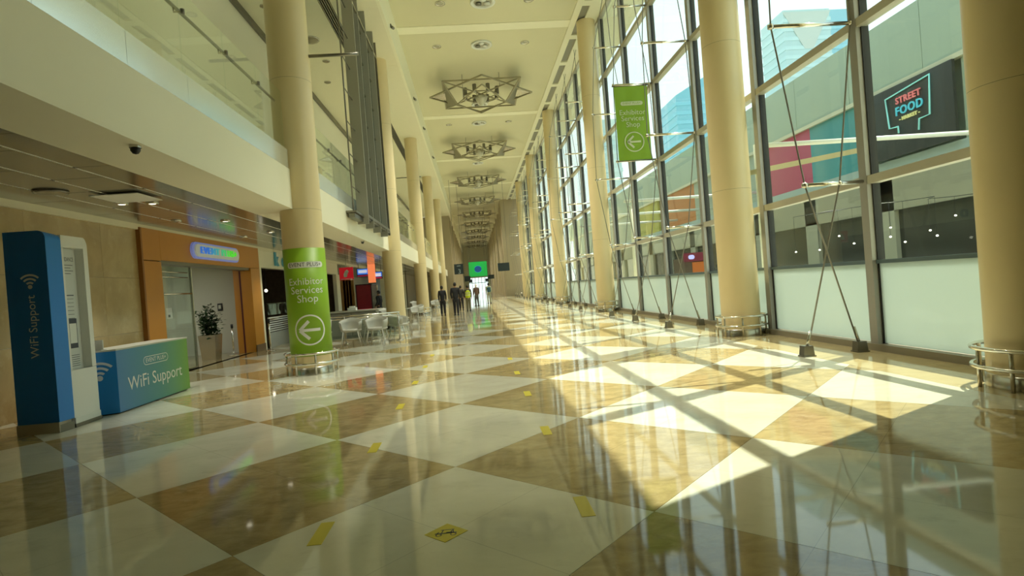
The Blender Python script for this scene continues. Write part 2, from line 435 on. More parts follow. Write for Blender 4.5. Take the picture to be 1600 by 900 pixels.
# ------------------------------------------------------------------ ceiling
ce = setting('ceiling', (0,0,0), 'tall hall ceiling of tan panels between pale cross bands')
CXL, CXR = -2.5, 5.15
MB().box(CXL-0.1, GX+0.4, YB, YEND, ZC+0.12, ZC+0.4).build('ceiling_deck', M_PANEL, ce)
beams = [RC0+0.1+BAY*k for k in range(-1, 12)]
edge = [YB]+beams+[YEND]
for k in range(len(edge)-1):
    MB().box(CXL, CXR, edge[k]+0.33, edge[k+1]-0.33, ZC+0.03, ZC+0.1).build('ceiling_panel', M_PANEL, ce)
for yb in beams:
    MB().box(CXL, CXR, yb-0.33, yb+0.33, ZC, ZC+0.12).build('cross_band', M_BEAM, ce)
MB().box(CXR, CXR+0.28, YB, YEND, ZC-0.03, ZC+0.12).build('edge_band', M_BEAM, ce)
MB().box(CXR+0.62, GX+0.3, YB, YPIER, ZC-0.02, ZC+0.12).build('window_soffit', M_BEAM, ce)
for y0 in [RC0+BAY/4*(k+0.4)-BAY*2 for k in range(0, 32)]:
    MB().box(CXR+0.28, CXR+0.62, y0, y0+0.42, ZC-0.02, ZC+0.12).build('slot_bridge', M_BEAM, ce)
MB().box(CXR+0.28, CXR+0.62, YB, YPIER, ZC+0.06, ZC+0.12).build('slot_grille', mat('grey_grille',(0.30,0.29,0.23),0.5), ce)
# gallery side: step face and lower soffit
MB().box(CXL-0.12, CXL, YB, YEND, ZS, ZC+0.12).build('step_face', M_BEAM, ce)
MB().box(-4.15, CXL-0.12, YB, YEND, ZS, ZS+0.2).build('gallery_soffit', M_SOFF, ce)
MB().box(-7.3, -4.55, YB, YPIER+2, ZS+0.02, ZS+0.2).build('gallery_soffit', M_SOFF, ce)
for k in range(5):
    MB().box(-4.53+0.08*k, -4.49+0.08*k, YB, 72, ZS+0.01, ZS+0.12).build('linear_louvre', M_DSTEEL, ce)
MB().box(-4.55, -4.15, YB, YPIER, ZS+0.14, ZS+0.2).build('louvre_back', M_BLACK, ce)
for k in range(12):   # dark beams across the soffit every bay
    yb = LC0+BAY*k
    if yb < YPIER: MB().box(-4.1, CXL-0.12, yb+0.55, yb+0.63, ZS-0.012, ZS).build('soffit_joint', M_SOFF, ce)

def round_light(y, x, r, name, lab, grp):
    t = thing(name, (x, y, ZC+0.03), lab, 'light', grp)
    MB().lathe((x,y,ZC-0.05), [(r,0.08),(r*1.02,0.02),(r*0.93,0.0),(r*0.78,0.02),(r*0.74,0.07)], 24, caps=False).build('trim_ring', M_WHT, t)
    MB().lathe((x,y,ZC+0.0), [(0.0,0.02),(r*0.75,0.02)], 20, caps=False).build('reflector', mat('lamp_well',(0.45,0.43,0.33),0.4), t)
    for k in range(3):
        a = 2*PI*k/3+0.5
        MB().lathe((x+0.4*r*math.cos(a), y+0.4*r*math.sin(a), ZC-0.04), [(r*0.05,0.06),(r*0.24,0.05),(r*0.26,0.0),(0,-0.005)], 12).build('lamp_head', M_DSTEEL if k == 1 else M_WHT, t)
    return t
ords = ['nearest','second','third','fourth','fifth','sixth','seventh','eighth','ninth','tenth','eleventh','twelfth']
rl = []; nords = ['thirteenth','fourteenth','fifteenth','sixteenth','seventeenth','eighteenth','nineteenth','twentieth','twenty-first','twenty-second']
for k in range(-1, 10): rl += [22.95+BAY*k, 27.0+BAY*k]
vis_n = 0
for y in rl:
    if y > 60: lb = f'{(ords+nords)[rl.index(y)]} large round recessed ceiling light counted from the camera, far down the hall'
    elif y < 20: lb = f'{["rear","forward"][rl.index(y)%2]} round recessed ceiling light overhead, above the top of the picture'
    else: lb = f'{ords[vis_n]} large round recessed light down the middle of the ceiling'; vis_n += 1
    round_light(y, 1.22, 0.5, 'ceiling_light', lb, 'round recessed ceiling lights')
    L = bpy.data.lights.new('ceiling_lamp', 'SPOT'); L.energy = (2100 if y < 20 else 1900) if y < 62 else 1300; L.spot_size = min(math.radians(100), 2*(math.atan2(y, ZC+1.5)-math.radians(5))); L.spot_blend = 0.7; L.shadow_soft_size = 0.25; L.color = (1.0, 0.965, 0.80)
    lo = bpy.data.objects.new('ceiling_lamp', L); COL.objects.link(lo); lo.location = (1.22, y, ZC-0.12)
dl = [(22.95,-0.5),(22.95,3.1),(27.0,-0.9),(27.0,3.3),(39.9,-0.9),(39.9,3.3)]
for k, (y, x) in enumerate(dl):
    side = 'left' if x < 1 else 'right'; row = ['in the nearest ceiling panel','beyond the first cross band','beyond the second cross band'][k//2]
    t = thing('downlight', (x,y,ZC+0.03), f'small flush downlight {row}, {side} of the large round light', 'light', 'small hall downlights')
    MB().lathe((x,y,ZC), [(0.2,0.03),(0.21,0.0),(0.16,0.0),(0.13,0.03)], 18, caps=False).build('trim_ring', M_STEEL, t)
    MB().lathe((x,y,ZC+0.02), [(0,0),(0.15,0)], 14, caps=False).build('lamp', MATS['lamp_well'], t)
sp = [(24.2,12.75),(33.2,12.75),(39.4,12.7),(48.2,12.7)]
sp = [(22.5,12.0),(31.0,12.0),(36.7,12.0),(44.8,12.0)]
for k, (y, z) in enumerate(sp):
    t = thing('spotlight', (CXL, y, z), f'{ords[k]} small dark spotlight on the pale ceiling step above the gallery', 'light', 'spotlights on the ceiling step')
    MB().box(CXL, CXL+0.05, y-0.06, y+0.06, z-0.06, z+0.06).build('mount', M_DSTEEL, t)
    MB().tube([(CXL+0.03,y,z-0.02),(CXL+0.13,y-0.08,z-0.14)], 0.055, 10).build('lamp_head', M_DSTEEL, t)

# ------------------------------------------------------------------ glazed wall
wi = setting('window_1', (0,0,0), 'tall glazed wall of grey mullions with a frosted bottom row')
ROWS = [0.09, 1.42, 2.73, 5.23, 7.8, 10.35, 12.95]
MY0, MS = 8.70, BAY/4
mulls = [MY0+MS*k for k in range(-1, 22) if MY0+MS*k < YPIER]
mm = MB().box(GX-0.11, GX+0.09, -0.085, 0.085, 0.0, ZC).mesh('mullion', M_MULL)
mg = MB().box(GX-0.03, GX+0.095, -0.105, 0.105, 0.02, ZC).mesh('gasket', M_GASKET)
for y in mulls:
    inst('mullion', mm, wi, (0,y,0)); inst('gasket', mg, wi, (0,y,0))
tr = MB().box(GX-0.10, GX+0.07, 0.085, MS-0.085, -0.065, 0.065).mesh('transom', M_TRANS)
trt = MB().box(GX-0.05, GX+0.05, 0.085, MS-0.085, -0.03, 0.03).mesh('transom', mat('blue_film_edge',(0.09,0.14,0.17),0.4))
sill = MB().box(GX-0.14, GX+0.12, 0.0, MS, 0.0, 0.11).mesh('sill', mat('sill_metal',(0.33,0.30,0.23),0.4,0.3))
pan = {}
for r in range(6):
    pan[r] = MB().box(GX-0.008, GX+0.008, 0.09, MS-0.09, ROWS[r]+0.03, ROWS[r+1]-0.03).mesh('pane', M_FROST if r == 0 else M_GLASS)
for y in mulls[:-1]:
    inst('sill', sill, wi, (0,y,0))
    for r in range(6): inst('frosted_pane' if r == 0 else 'pane', pan[r], wi, (0,y,0))
    inst('transom', trt, wi, (0,y,ROWS[1]))
    for r in range(2, 7): inst('transom', tr, wi, (0,y,ROWS[r]))

# cable trusses that brace the mullions
INN = {2.72:5.37, 5.27:5.0, 7.78:5.05, 10.35:5.28}
REAR = {2.72:5.95, 5.27:6.32, 7.78:6.25, 10.35:5.95}
def truss():
    t = thing('cable_truss', (0,0,0), 'x', 'truss', 'cable trusses bracing the glazing')
    for z in INN:
        b = MB().tube([(INN[z],0,z),(GX-0.1,0,z)], 0.032, 8).build('strut', M_CHROME, t)
        MB().lathe((INN[z],0,z-0.05),[(0,0),(0.05,0.02),(0.05,0.08),(0,0.1)],8).build('clamp', M_STEEL, b)
        MB().lathe((REAR[z],0,z-0.04),[(0,0),(0.045,0.02),(0.045,0.06),(0,0.08)],8).build('clamp', M_STEEL, b)
    MB().tube([(6.07,0,0.12)]+[(INN[z],0,z) for z in sorted(INN)]+[(5.95,0,ZC-0.06)], 0.013, 6).build('cable', M_WIRE, t)
    MB().tube([(5.22,0,0.12)]+[(REAR[z],0,z) for z in sorted(REAR)]+[(5.85,0,ZC-0.06)], 0.013, 6).build('cable', M_WIRE, t)
    for x in (5.2, 6.09):
        sgn = 1 if x < 5.6 else -1
        a = MB().box(x-0.1, x+0.1, -0.09, 0.09, 0.0, 0.02)
        a.slab([(x-0.09,-0.07,0.02),(x+0.09,-0.07,0.02),(x+0.07,-0.07,0.17),(x-0.07,-0.07,0.17)], (0,0.14,0))
        o = a.build('anchor', M_DSTEEL, t)
        d = Vector(((5.37 if sgn < 0 else 5.95)-x, 0, 2.6)).normalized()
        MB().tube([Vector((x,0,0.12)), Vector((x,0,0.12))+d*0.3], 0.022, 8).build('turnbuckle', M_STEEL, o)
    return t
tr0 = truss(); first = True
tys = [y for k, y in enumerate(mulls) if abs((y-RC0+0.4)/BAY-round((y-RC0+0.4)/BAY)) > 0.1 and y > 8 and y < YPIER-1]
for k, y in enumerate(tys):
    o = tr0 if first else copy_tree(tr0); first = False
    o.location = (0,y,0)
    if k == 0: lb = 'nearest steel cable truss with crossed wires, standing inside the big panes'
    else: lb = f'{(ords+["thirteenth","fourteenth","fifteenth","sixteenth"])[k]} steel cable truss from the camera along the glazing'
    o['label'] = lb

# solid wall beside the camera (the glazing starts behind the nearest column)
wr = setting('wall_right', (0,0,0))
MB().box(GX-0.1, GX+0.3, YB, MY0-MS+0.3, 0, ZC+0.1).build('wall_panel', M_CREAM, wr)
MB().box(GX+0.2, GX+3.6, YB, MY0-MS+0.3, 0, ZC+0.6).build('entrance_block', M_CREAM, wr)
# roof overhang outside
MB().box(GX+0.25, 8.05, YB, YPIER, ZC-0.05, ZC+0.5).build('eave', M_CREAM, ce)
# far right wall, projecting
MB().box(4.3, GX+3.5, YPIER, YPIER+4, 0, ZC+0.1).build('pier', mat('pier_brown',(0.40,0.33,0.20),0.5), wr)
MB().box(4.75, GX+0.3, YPIER+4, YEND, 0, ZC+0.1).build('wall_panel', M_CREAM, wr)
for k in range(11):
    MB().box(4.45, 4.8, YPIER+8+7*k, YPIER+9.2+7*k, 0, ZC).build('pilaster', mat('pilaster_beige',(0.56,0.50,0.36),0.5), wr)
wb = setting('wall_back', (0,0,0)); MB().box(-12, GX+0.4, YB-0.3, YB, 0, ZC+0.3).build('wall_panel', M_CREAM, wb)
we = setting('wall_end', (0,0,0)); MB().box(-3.2, 6, YEND, YEND+0.3, 4.2, ZC+0.2).build('wall_panel', M_CREAM, we)
MB().box(-3.2, -1.4, YEND, YEND+0.3, 0, 4.2).build('wall_panel', M_CREAM, we); MB().box(4.0, 6, YEND, YEND+0.3, 0, 4.2).build('wall_panel', M_CREAM, we)
dr = setting('door_1', (0,0,0))
for k in range(7):
    x = -1.4+5.4*k/6; MB().box(x-0.06, x+0.06, YEND+0.05, YEND+0.2, 0, 4.2).build('door_post', M_DSTEEL, dr)
    if k < 6: MB().box(x+0.06, x+0.84, YEND+0.11, YEND+0.13, 0.02, 2.7).build('pane', M_GLASS, dr); MB().box(x+0.06, x+0.84, YEND+0.11, YEND+0.13, 2.85, 4.15).build('pane', M_GLASS, dr)
MB().box(-1.4, 4.0, YEND+0.05, YEND+0.2, 2.7, 2.85).build('door_head', M_DSTEEL, dr)

# ------------------------------------------------------------------ columns
def column(x, y, z1, zsegs, label, guard=True, a0=0.0):
    t = thing('column', (x,y,0), label, 'column', 'round hall columns')
    zs = [0.0]+zsegs+[z1]
    for a, b in zip(zs[:-1], zs[1:]):
        MB().lathe((x,y,0), [(0.41,a+0.002),(0.41,b-0.002)], 64, caps=False).build('shaft_section', M_COLU, t)
    MB().lathe((x,y,0), [(0.404,0.0),(0.404,z1)], 64, caps=False).build('core', M_JOINT, t)
    if guard:
        g = MB(); 
        MB().lathe((x,y,0), [(0.425,0.0),(0.425,0.14),(0.412,0.15)], 32, caps=False).build('plinth', M_STEEL, t)
        for z, r in ((0.43,0.53),(0.23,0.53)):
            MB().tube([(x+r*math.cos(2*PI*k/40), y+r*math.sin(2*PI*k/40), z) for k in range(40)], 0.024, 8, closed=True).build('guard_ring', M_CHROME, t)
        for k in range(8):
            a = 2*PI*(k+0.5)/8+a0; 
            MB().tube([(x+0.5*math.cos(a), y+0.5*math.sin(a), 0), (x+0.5*math.cos(a), y+0.5*math.sin(a), 0.43)], 0.02, 8).build('guard_post', M_STEEL, t)
    return t
column(RCX, 5.62, ZC, [3.2,6.4,9.6], 'nearest cream round column, cut by the right edge of the picture')
for k in range(6):
    y = RC0+BAY*k
    if y > YPIER-0.5: break
    lab = ['thick cream column beside the nearest big window panes', 'cream column next to the hanging green banner', 'third cream column along the glazing', 'fourth cream column along the glazing', 'fifth cream column along the glazing'][k]
    column(RCX, y, ZC, [3.2,6.4,9.6], lab, k < 4)
LCY = [LC0+BAY*k for k in range(0, 6)]
for k, y in enumerate(LCY):
    if y > YPIER: break
    lab = ['cream column wrapped in a lime green sign, by the support desk', 'cream gallery column behind the white cafe chairs', 'third cream column along the gallery', 'fourth cream column along the gallery', 'fifth cream column along the gallery'][k]
    t = column(LCX, y, ZS, [3.35,6.0,8.8], lab, True)
    if k in (0, 2):
        z = 6.55 if k == 0 else 9.08
        MB().tube([(LCX+0.3,y,z),(LCX+1.42 if k == 0 else LCX+0.5,y,z)], 0.035, 8).build('banner_arm', M_DSTEEL, t)
        if k == 2: MB().tube([(LCX-0.3,y,z),(LCX-1.1,y,z)], 0.03, 8).build('banner_arm', M_DSTEEL, t)
    if k == 0: gcol = t

# green wrap on the first gallery column
gw = thing('column_wrap', (LCX, LC0, 0.44), 'lime green wrap with shop directions and a left arrow on the column', 'sign')
cc = (LCX, LC0)
MB().lathe((LCX,LC0,0), [(0.413,0.38),(0.416,0.38),(0.416,2.56),(0.413,2.56)], 48, caps=False).build('green_sheet', M_GREEN, gw)
am = math.atan2(-LC0, -LCX)
tm = fit_text('Exhibitor', 0.72), fit_text('Services', 0.66), fit_text('Shop', 0.41)
pl = wrap(MB(), pill_art(0.76, 0.12), cc, 0.418, am, 2.22).build('name_plate', M_INK, gw)
wrap(MB(), fit_text('EVENT PLUS+', 0.66), cc, 0.420, am, 2.22).build('plate_lettering', M_DINK, pl)
for k, tt in enumerate(tm): wrap(MB(), tt, cc, 0.419, am, 1.88-0.175*k).build('lettering', M_INK, gw)
wrap(MB(), arrow_art(0.31), cc, 0.419, am, 0.905).build('arrow', M_INK, gw)

# ------------------------------------------------------------------ gallery (left)
ba = setting('trim_1', (0,0,0), 'cream gallery edge beam running along the left of the hall')
FX = -3.5
segs = [(YB, LCY[0])]+[(LCY[k], LCY[k+1]) for k in range(4)]+[(LCY[4], YPIER+3)]
for a, b in segs:
    MB().box(FX-0.85, FX, a+(0.02 if a > 0 else 0), b-0.02, 3.35, 4.15).build('edge_beam', M_CREAM, ba)
MB().box(-7.3, FX-0.8, YB, YPIER+2, 3.55, 4.13).build('gallery_slab', M_SOFF, ba)
# metal soffit panels under the gallery
cp = setting('trim_2', (0,0,0), 'dark metal panel soffit under the gallery')
px = [FX-0.85, -4.92, -5.61, -6.28, -7.05]
for r in range(4):
    a, b = px[r+1]+0.02, px[r]-0.02
    w = 1.5; y = YB+(0.6 if r % 2 else 0)
    while y < 50:
        MB().box(a, b, y+0.006, y+w-0.006, 3.40, 3.44).build('soffit_panel', M_METPAN, cp); 
        if r < 3: MB().box(px[r+1]-0.012, px[r+1]+0.012, y+0.05, y+w-0.03, 3.398, 3.43).build('joint_strip', M_LINE, cp)
        y += w
MB().box(-7.1, FX-0.84, 50, YPIER+2, 3.40, 3.44).build('soffit_panel', M_METPAN, cp)
MB().box(-7.1, FX-0.84, YB, YPIER, 3.45, 3.5).build('soffit_back', M_BLACK, cp)
MB().box(-7.15, -7.0, YB, 50, 3.28, 3.40).build('cornice', M_SOFF, cp)
# soffit fittings
for k, (x, y, c) in enumerate(((-5.9,10.12,1),(-5.46,10.24,1),(-6.19,12.46,0),(-5.38,12.94,1),(-6.28,16.2,0),(-5.3,15.5,1),(-6.0,19.0,1))):
    w = ['left of the pair by the square vent','right of the pair by the square vent','dark one before the orange portal','above the desk end','dark one in front of the lit sign','beside the wrapped column','deep under the gallery'][k]
    t = thing('downlight', (x,y,3.4), f'small soffit downlight, {w}', 'light', 'soffit downlights')
    MB().lathe((x,y,3.375), [(0.10,0.025),(0.10,0.0),(0.07,0.0),(0.06,0.02)], 16, caps=False).build('trim_ring', M_STEEL, t)
    MB().lathe((x,y,3.385), [(0,0),(0.065,0)], 12, caps=False).build('lamp', M_LAMP if c else M_DSTEEL, t)
    if c:
        L = bpy.data.lights.new('soffit_lamp', 'SPOT'); L.energy = 90; L.spot_size = math.radians(96); L.spot_blend = 0.8; L.shadow_soft_size = 0.05; L.color = (1.0, 0.95, 0.78)
        lo = bpy.data.objects.new('soffit_lamp', L); COL.objects.link(lo); lo.location = (x, y, 3.36)
v = thing('air_vent', (-5.45,9.5,3.4), 'square four-way air diffuser in the metal soffit', 'vent')
for k in range(4):
    a, b = 0.36-0.085*k, 0.30-0.085*k
    MB().slab([(-5.45-a,9.5-a,3.36+0.01*k),(-5.45+a,9.5-a,3.36+0.01*k),(-5.45+a,9.5+a,3.36+0.01*k),(-5.45-a,9.5+a,3.36+0.01*k)], (0,0,0.012)).build('vane', M_WHT if k % 2 == 0 else M_DSTEEL, v)
v = thing('ceiling_speaker', (-6.12,8.8,3.4), 'round flush speaker in the metal soffit above the kiosk', 'speaker')
MB().lathe((-6.12,8.8,3.37), [(0.2,0.03),(0.2,0.0),(0.17,0.0),(0,0.004)], 24, caps=False).build('grille', M_METPAN, v); MB().tube([(-6.12+0.21*math.cos(2*PI*k/24),8.8+0.21*math.sin(2*PI*k/24),3.385) for k in range(24)],0.012,6,closed=True).build('rim', M_DSTEEL, v)
for k, (x, y) in enumerate(((-3.6,6.5),(-3.62,19.3))):
    t = thing('security_camera', (x,y,3.35), ['small dark dome camera under the near gallery beam','small dark dome camera under the gallery beam past the green sign'][k], 'camera', 'dome cameras')
    MB().lathe((x,y,3.32), [(0.06,0.03),(0.06,0.0)], 14, caps=False).build('base', M_STEEL, t); MB().lathe((x,y,3.25), [(0,0),(0.03,0.01),(0.05,0.04),(0.05,0.07)], 14).build('dome', M_BLACK, t)

# gallery back wall, shop wall
wl = setting('wall_left', (0,0,0), 'left side wall with marble panels below and painted gallery wall above')
MB().box(-7.5, -7.2, YB, YPIER+2, 4.13, ZS+0.05).build('gallery_wall', M_CREAM, wl)
MB().box(-7.2, -7.1, YB, YPIER, ZS-0.22, ZS+0.02).build('wall_slot', M_DSTEEL, wl)
y = YB
while y < 12.4:
    w = min(1.85, 12.5-y)
    for z0, z1 in ((0,1.12),(1.12,2.24),(2.24,3.34)):
        MB().box(-7.25, -7.06, y+0.002, y+w-0.002, z0+0.002, z1-0.002).build('marble_panel', M_WALLMARB, wl)
    y += w
for y0 in (14, 16.5, 29):
    pass
# balustrades
def balustrade(y0, y1, label):
    t = thing('balustrade', (FX, y0, 4.15), label, 'balustrade', 'gallery balustrades')
    n = max(1, round((y1-y0)/1.26)); w = (y1-y0)/n
    for k in range(n):
        a = y0+w*k; b = a+w
        MB().box(FX-0.06, FX+0.004, a+0.003, b-0.003, 4.15, 4.53).build('base_cladding', M_CLAD, t)
        MB().box(FX-0.055, FX-0.040, a+0.006, b-0.006, 4.53, 5.69).build('glass_panel', M_BALGL, t)
        br = MB().tube([(FX-0.05,a+0.12,5.42),(FX-0.16,a+0.12,5.42),(FX-0.16,a+0.12,5.48)], 0.013, 6).build('bracket', M_STEEL, t)
        MB().lathe((FX-0.0475,a+0.12,5.42-0.03), [(0.0,0.0),(0.03,0.0),(0.03,0.06),(0,0.06)], 8).build('disc', M_DSTEEL, br)
    MB().tube([(FX-0.16,y0+0.05,5.5),(FX-0.16,y1-0.05,5.5)], 0.024, 8).build('handrail', M_DSTEEL, t)
    return t
blabs = ['long glass balustrade on the gallery nearest the camera', 'glass balustrade beside the tall finned screen', 'glass balustrade between the second and third gallery columns', 'glass balustrade between the third and fourth gallery columns','glass balustrade between the fourth and fifth gallery columns']
bs = [(-4.2, LCY[0]-0.46)]+[(LCY[k]+0.46, LCY[k+1]-0.46) for k in range(4)]
for (a, b), lb in zip(bs, blabs): balustrade(a, b, lb)

# gallery ceiling fittings
for k, (x, y, r, lab) in enumerate(((-5.6,22.5,0.3,'large round dome fitting on the gallery ceiling'),(-5.55,24.6,0.14,'small dark downlight on the gallery ceiling, right of the dome'),(-6.1,27.0,0.14,'small dark downlight on the gallery ceiling near the wall'),(-6.4,19.8,0.12,'tiny sensor on the gallery ceiling near the arm'))):
    t = thing('ceiling_fitting', (x,y,ZS), lab, 'fitting', 'gallery ceiling fittings')
    MB().lathe((x,y,ZS-0.01), [(r*1.1,0.03),(r*1.1,0.0),(r,0.0)], 18, caps=False).build('rim', M_STEEL, t); MB().lathe((x,y,ZS-0.4*r), [(0,0),(0.6*r,0.08*r),(0.95*r,0.35*r),(r,0.42*r)], 18).build('body', mat('fitting_tan',(0.36,0.31,0.2),0.5), t)

# finned glass screen hung in front of the gallery
fs = thing('finned_screen', (-3.3,17.6,3.7), 'tall grey finned glass screen in front of the gallery, past the green sign', 'screen')
fins = [17.75, 19.05, 20.45, 22.05]
for k, y in enumerate(fins):
    w0 = 0.32 if k == 0 else 0.25
    MB().box(-3.42, -3.42+w0+0.02, y-0.035, y+0.035, 3.72, ZS).build('fin', mat('grey_fin2',(0.30,0.295,0.25),0.42,0.1) if k else mat('grey_fin',(0.33,0.32,0.26),0.45,0.1), fs)
for k in range(3):
    MB().box(-3.36, -3.348, fins[k]+0.04, fins[k+1]-0.04, 4.1, 10.8).build('pane', M_FINGL, fs)
    for z in [4.08+1.12*q for q in range(7)]:
        MB().box(-3.37, -3.31, fins[k]+0.036, fins[k+1]-0.036, z-0.025, z+0.025).build('cross_bar', M_STEEL, fs)
    MB().box(-3.30, -3.26, fins[k]+0.30, fins[k]+0.34, 3.9, 10.85).build('vertical_bar', M_STEEL, fs)
MB().bar((-3.2,fins[0],10.86),(-3.2,fins[3]+0.7,10.86),0.06).build('head_rail', M_STEEL, fs)
MB().bar((-3.2,fins[0],4.02),(-3.2,fins[3]+0.7,4.02),0.09).build('foot_rail', M_DSTEEL, fs)
MB().box(-3.42, -3.2, 23.0, 23.06, 3.85, ZS).build('fin', M_DSTEEL, fs)
MB().tube([(-3.3,16.6,3.9),(-3.3,16.6,ZS)], 0.022, 6).build('ladder_rail', M_DSTEEL, fs)
for q in range(8): MB().tube([(-3.3,16.6,4.7+0.95*q),(-3.3,fins[0],4.7+0.95*q)], 0.016, 6).build('ladder_rung', M_DSTEEL, fs)
MB().box(-3.42,-3.25,16.5,17.8,3.78,3.9).build('bracket', M_DSTEEL, fs)
MB().box(-3.5,-3.2,16.5,23.1,3.92,3.98).build('bearing', M_DSTEEL, fs)

# ------------------------------------------------------------------ shop fronts under the gallery
SX = -7.02
sw = setting('wall_shops', (0,0,0))
def ybox(y0,y1,z0,z1,name,m,parent,x0=-7.25,x1=SX): return MB().box(x0,x1,y0,y1,z0,z1).build(name,m,parent)
# orange portal
po = thing('shop_portal', (SX,15.8,0), 'orange laminate shop portal around a glass entrance', 'portal')
ybox(12.55,13.25,0,2.62,'jamb',M_ORANGE,po,-7.3,-6.98)
ybox(12.55,13.25,2.64,3.33,'header_panel',M_ORANGE,po,-7.3,-6.98)
ybox(13.254,19.1,2.66,3.33,'header_panel',M_ORANGE,po,-7.3,-6.98)
ybox(18.35,19.1,0,2.65,'jamb',M_ORANGE,po,-7.3,-6.98)
MB().box(-7.36,-7.31,18.36,18.9,0,2.66).build('dark_slot',M_DORANGE,po)
MB().box(-7.56,-7.37,18.42,18.9,0,2.66).build('reveal',M_ORANGE,po)
ybox(12.5,12.56,0,3.33,'portal_edge',mat('shaded_orange_edge',(0.30,0.12,0.02),0.4),po,-7.3,-6.97)  # side face of the orange jamb, its shade painted as darker orange
ybox(13.25,18.35,2.58,2.66,'door_track',M_DSTEEL,po,-7.3,-7.02)
ybox(19.1,19.25,0,3.33,'portal_edge',M_SOFF,po,-7.3,-6.98)
ybox(18.35,19.12,0,0.22,'kick_plate',mat('brown_kick',(0.2,0.13,0.07),0.4),po,-7.0,-6.96)
MB().box(-7.06,-7.01,18.72,18.8,1.25,1.4).build('card_reader',M_BLACK,po)
# room behind the portal
MB().box(-12.3,-12.2,12.3,19.2,0,3).build('shop_room_wall',M_WALLGREY,sw)
MB().box(-12.3,-7.3,19.15,19.25,0,3).build('shop_room_wall',M_WALLGREY,sw)
MB().box(-12.3,-7.3,12.3,12.5,0,3).build('shop_room_wall',M_WALLGREY,sw)
MB().box(-12.3,-7.25,12.3,19.25,2.9,3).build('shop_room_ceiling',M_WALLGREY,sw)
MB().box(-12.3,-7.05,12.3,19.25,-0.1,0.0).build('shop_room_floor',M_BROWN,sw)
ybox(18.9,18.95,0,2.9,'shop_room_wall',M_WALLGREY,sw,-12.2,-7.57)
lo = bpy.data.lights.new('shop_lamp','AREA'); lo.energy = 38; lo.size = 1.2; lo.color = (1,0.97,0.9); lob = bpy.data.objects.new('shop_lamp',lo); COL.objects.link(lob); lob.location = (-9.6,15.8,2.86)
t = thing('shop_ceiling_light',(-9.6,15.8,2.9),'square panel light on the ceiling inside the orange portal','light')
MB().box(-10.2,-9.0,15.2,16.4,2.87,2.9).build('diffuser',M_LAMPD,t); 
for a,b,c,d in ((-10.24,-8.96,15.16,15.2),(-10.24,-8.96,16.4,16.44),(-10.24,-10.2,15.2,16.4),(-9.0,-8.96,15.2,16.4)): MB().box(a,b,c,d,2.86,2.9).build('frame',M_STEEL,t)
d = thing('sliding_glass_door',(-7.2,14.2,0),'sliding glass door leaf at the left of the orange portal','door')
MB().box(-7.21,-7.19,13.3,14.95,0.05,2.56).build('pane',M_SHOPGL,d); MB().box(-7.23,-7.17,13.27,13.3,0,2.58).build('stile',M_STEEL,d); MB().box(-7.23,-7.17,14.95,14.99,0,2.58).build('stile',M_STEEL,d)
MB().tube([(-7.12,13.5,1.9),(-7.12,14.8,1.9)],0.02,8).build('pull_bar',M_CHROME,d); MB().box(-7.22,-7.18,13.3,14.95,0,0.06).build('bottom_rail',M_STEEL,d)
for zz in (2.3,2.42): MB().tube([(-7.14,13.5,zz),(-7.14,14.7,zz)],0.014,6).build('track_bar',M_STEEL,d)
t = thing('wall_phone',(-8.0,17.3,1.45),'black wall intercom on the pale wall inside the portal','intercom')
MB().box(-8.3,-8.16,18.86,18.9,1.38,1.62).build('housing',M_BLACK,t); MB().box(-8.27,-8.19,18.85,18.862,1.45,1.57).build('screen',M_WALLGREY,t)
t = thing('wall_socket',(-9.3,18.88,1.4),'white switch plate on the pale wall inside the portal','switch')
MB().box(-9.9,-9.72,18.86,18.9,1.25,1.6).build('plate',M_WHT,t); MB().box(-9.84,-9.78,18.85,18.862,1.3,1.38).build('button',M_BLACK,t)
# lit sign
sg = thing('lit_sign',(-6.95,16.0,2.97),'glowing rounded blue and green shop name sign on the orange portal','sign')
sy, sz = 16.0, 2.985
U, V = Vector((0,1,0)), Vector((0,0,1))
def plate(art, x, th, name, m, parent, o=(sy,sz)):
    poly = [(x, o[0]+v[0], o[1]+v[1]) for v in art[0]]
    return MB().slab(poly, (th,0,0)).build(name, m, parent)
plate(pill_art(2.8,0.42), -6.98, 0.06, 'halo_box', mat('blue_halo',(0.2,0.25,0.6),0.5,emit=(0.22,0.26,0.60),estr=0.28), sg)
plate(pill_art(2.62,0.32), -6.92, 0.04, 'face', mat('sign_face',(0.50,0.50,0.42),0.4,emit=(0.5,0.52,0.42),estr=0.18), sg)
GL = bpy.data.materials.new('glowing_letters'); GL.use_nodes = True; nt = GL.node_tree; b = nt.nodes['Principled BSDF']
g = nt.nodes.new('ShaderNodeNewGeometry'); sp_ = nt.nodes.new('ShaderNodeSeparateXYZ'); mr = nt.nodes.new('ShaderNodeMapRange'); mr.inputs['From Min'].default_value = 14.8; mr.inputs['From Max'].default_value = 17.2
rp = nt.nodes.new('ShaderNodeValToRGB'); rp.color_ramp.elements[0].color = (0.05,0.2,0.75,1); rp.color_ramp.elements[1].color = (0.12,0.8,0.05,1); rp.color_ramp.elements[0].position = 0.2; rp.color_ramp.elements[1].position = 0.75
nt.links.new(g.outputs['Position'],sp_.inputs[0]); nt.links.new(sp_.outputs['Y'],mr.inputs[0]); nt.links.new(mr.outputs[0],rp.inputs[0]); nt.links.new(rp.outputs[0],b.inputs['Base Color']); nt.links.new(rp.outputs[0],b.inputs['Emission Color']); b.inputs['Emission Strength'].default_value = 0.35
lt = MB(); place(lt, fit_text('EVENT PLUS+',2.15,extr=0.02,spacing=1.15), (-6.86,sy,sz), U, V*0.78, (1,0,0)); lt.build('lettering', GL, sg)

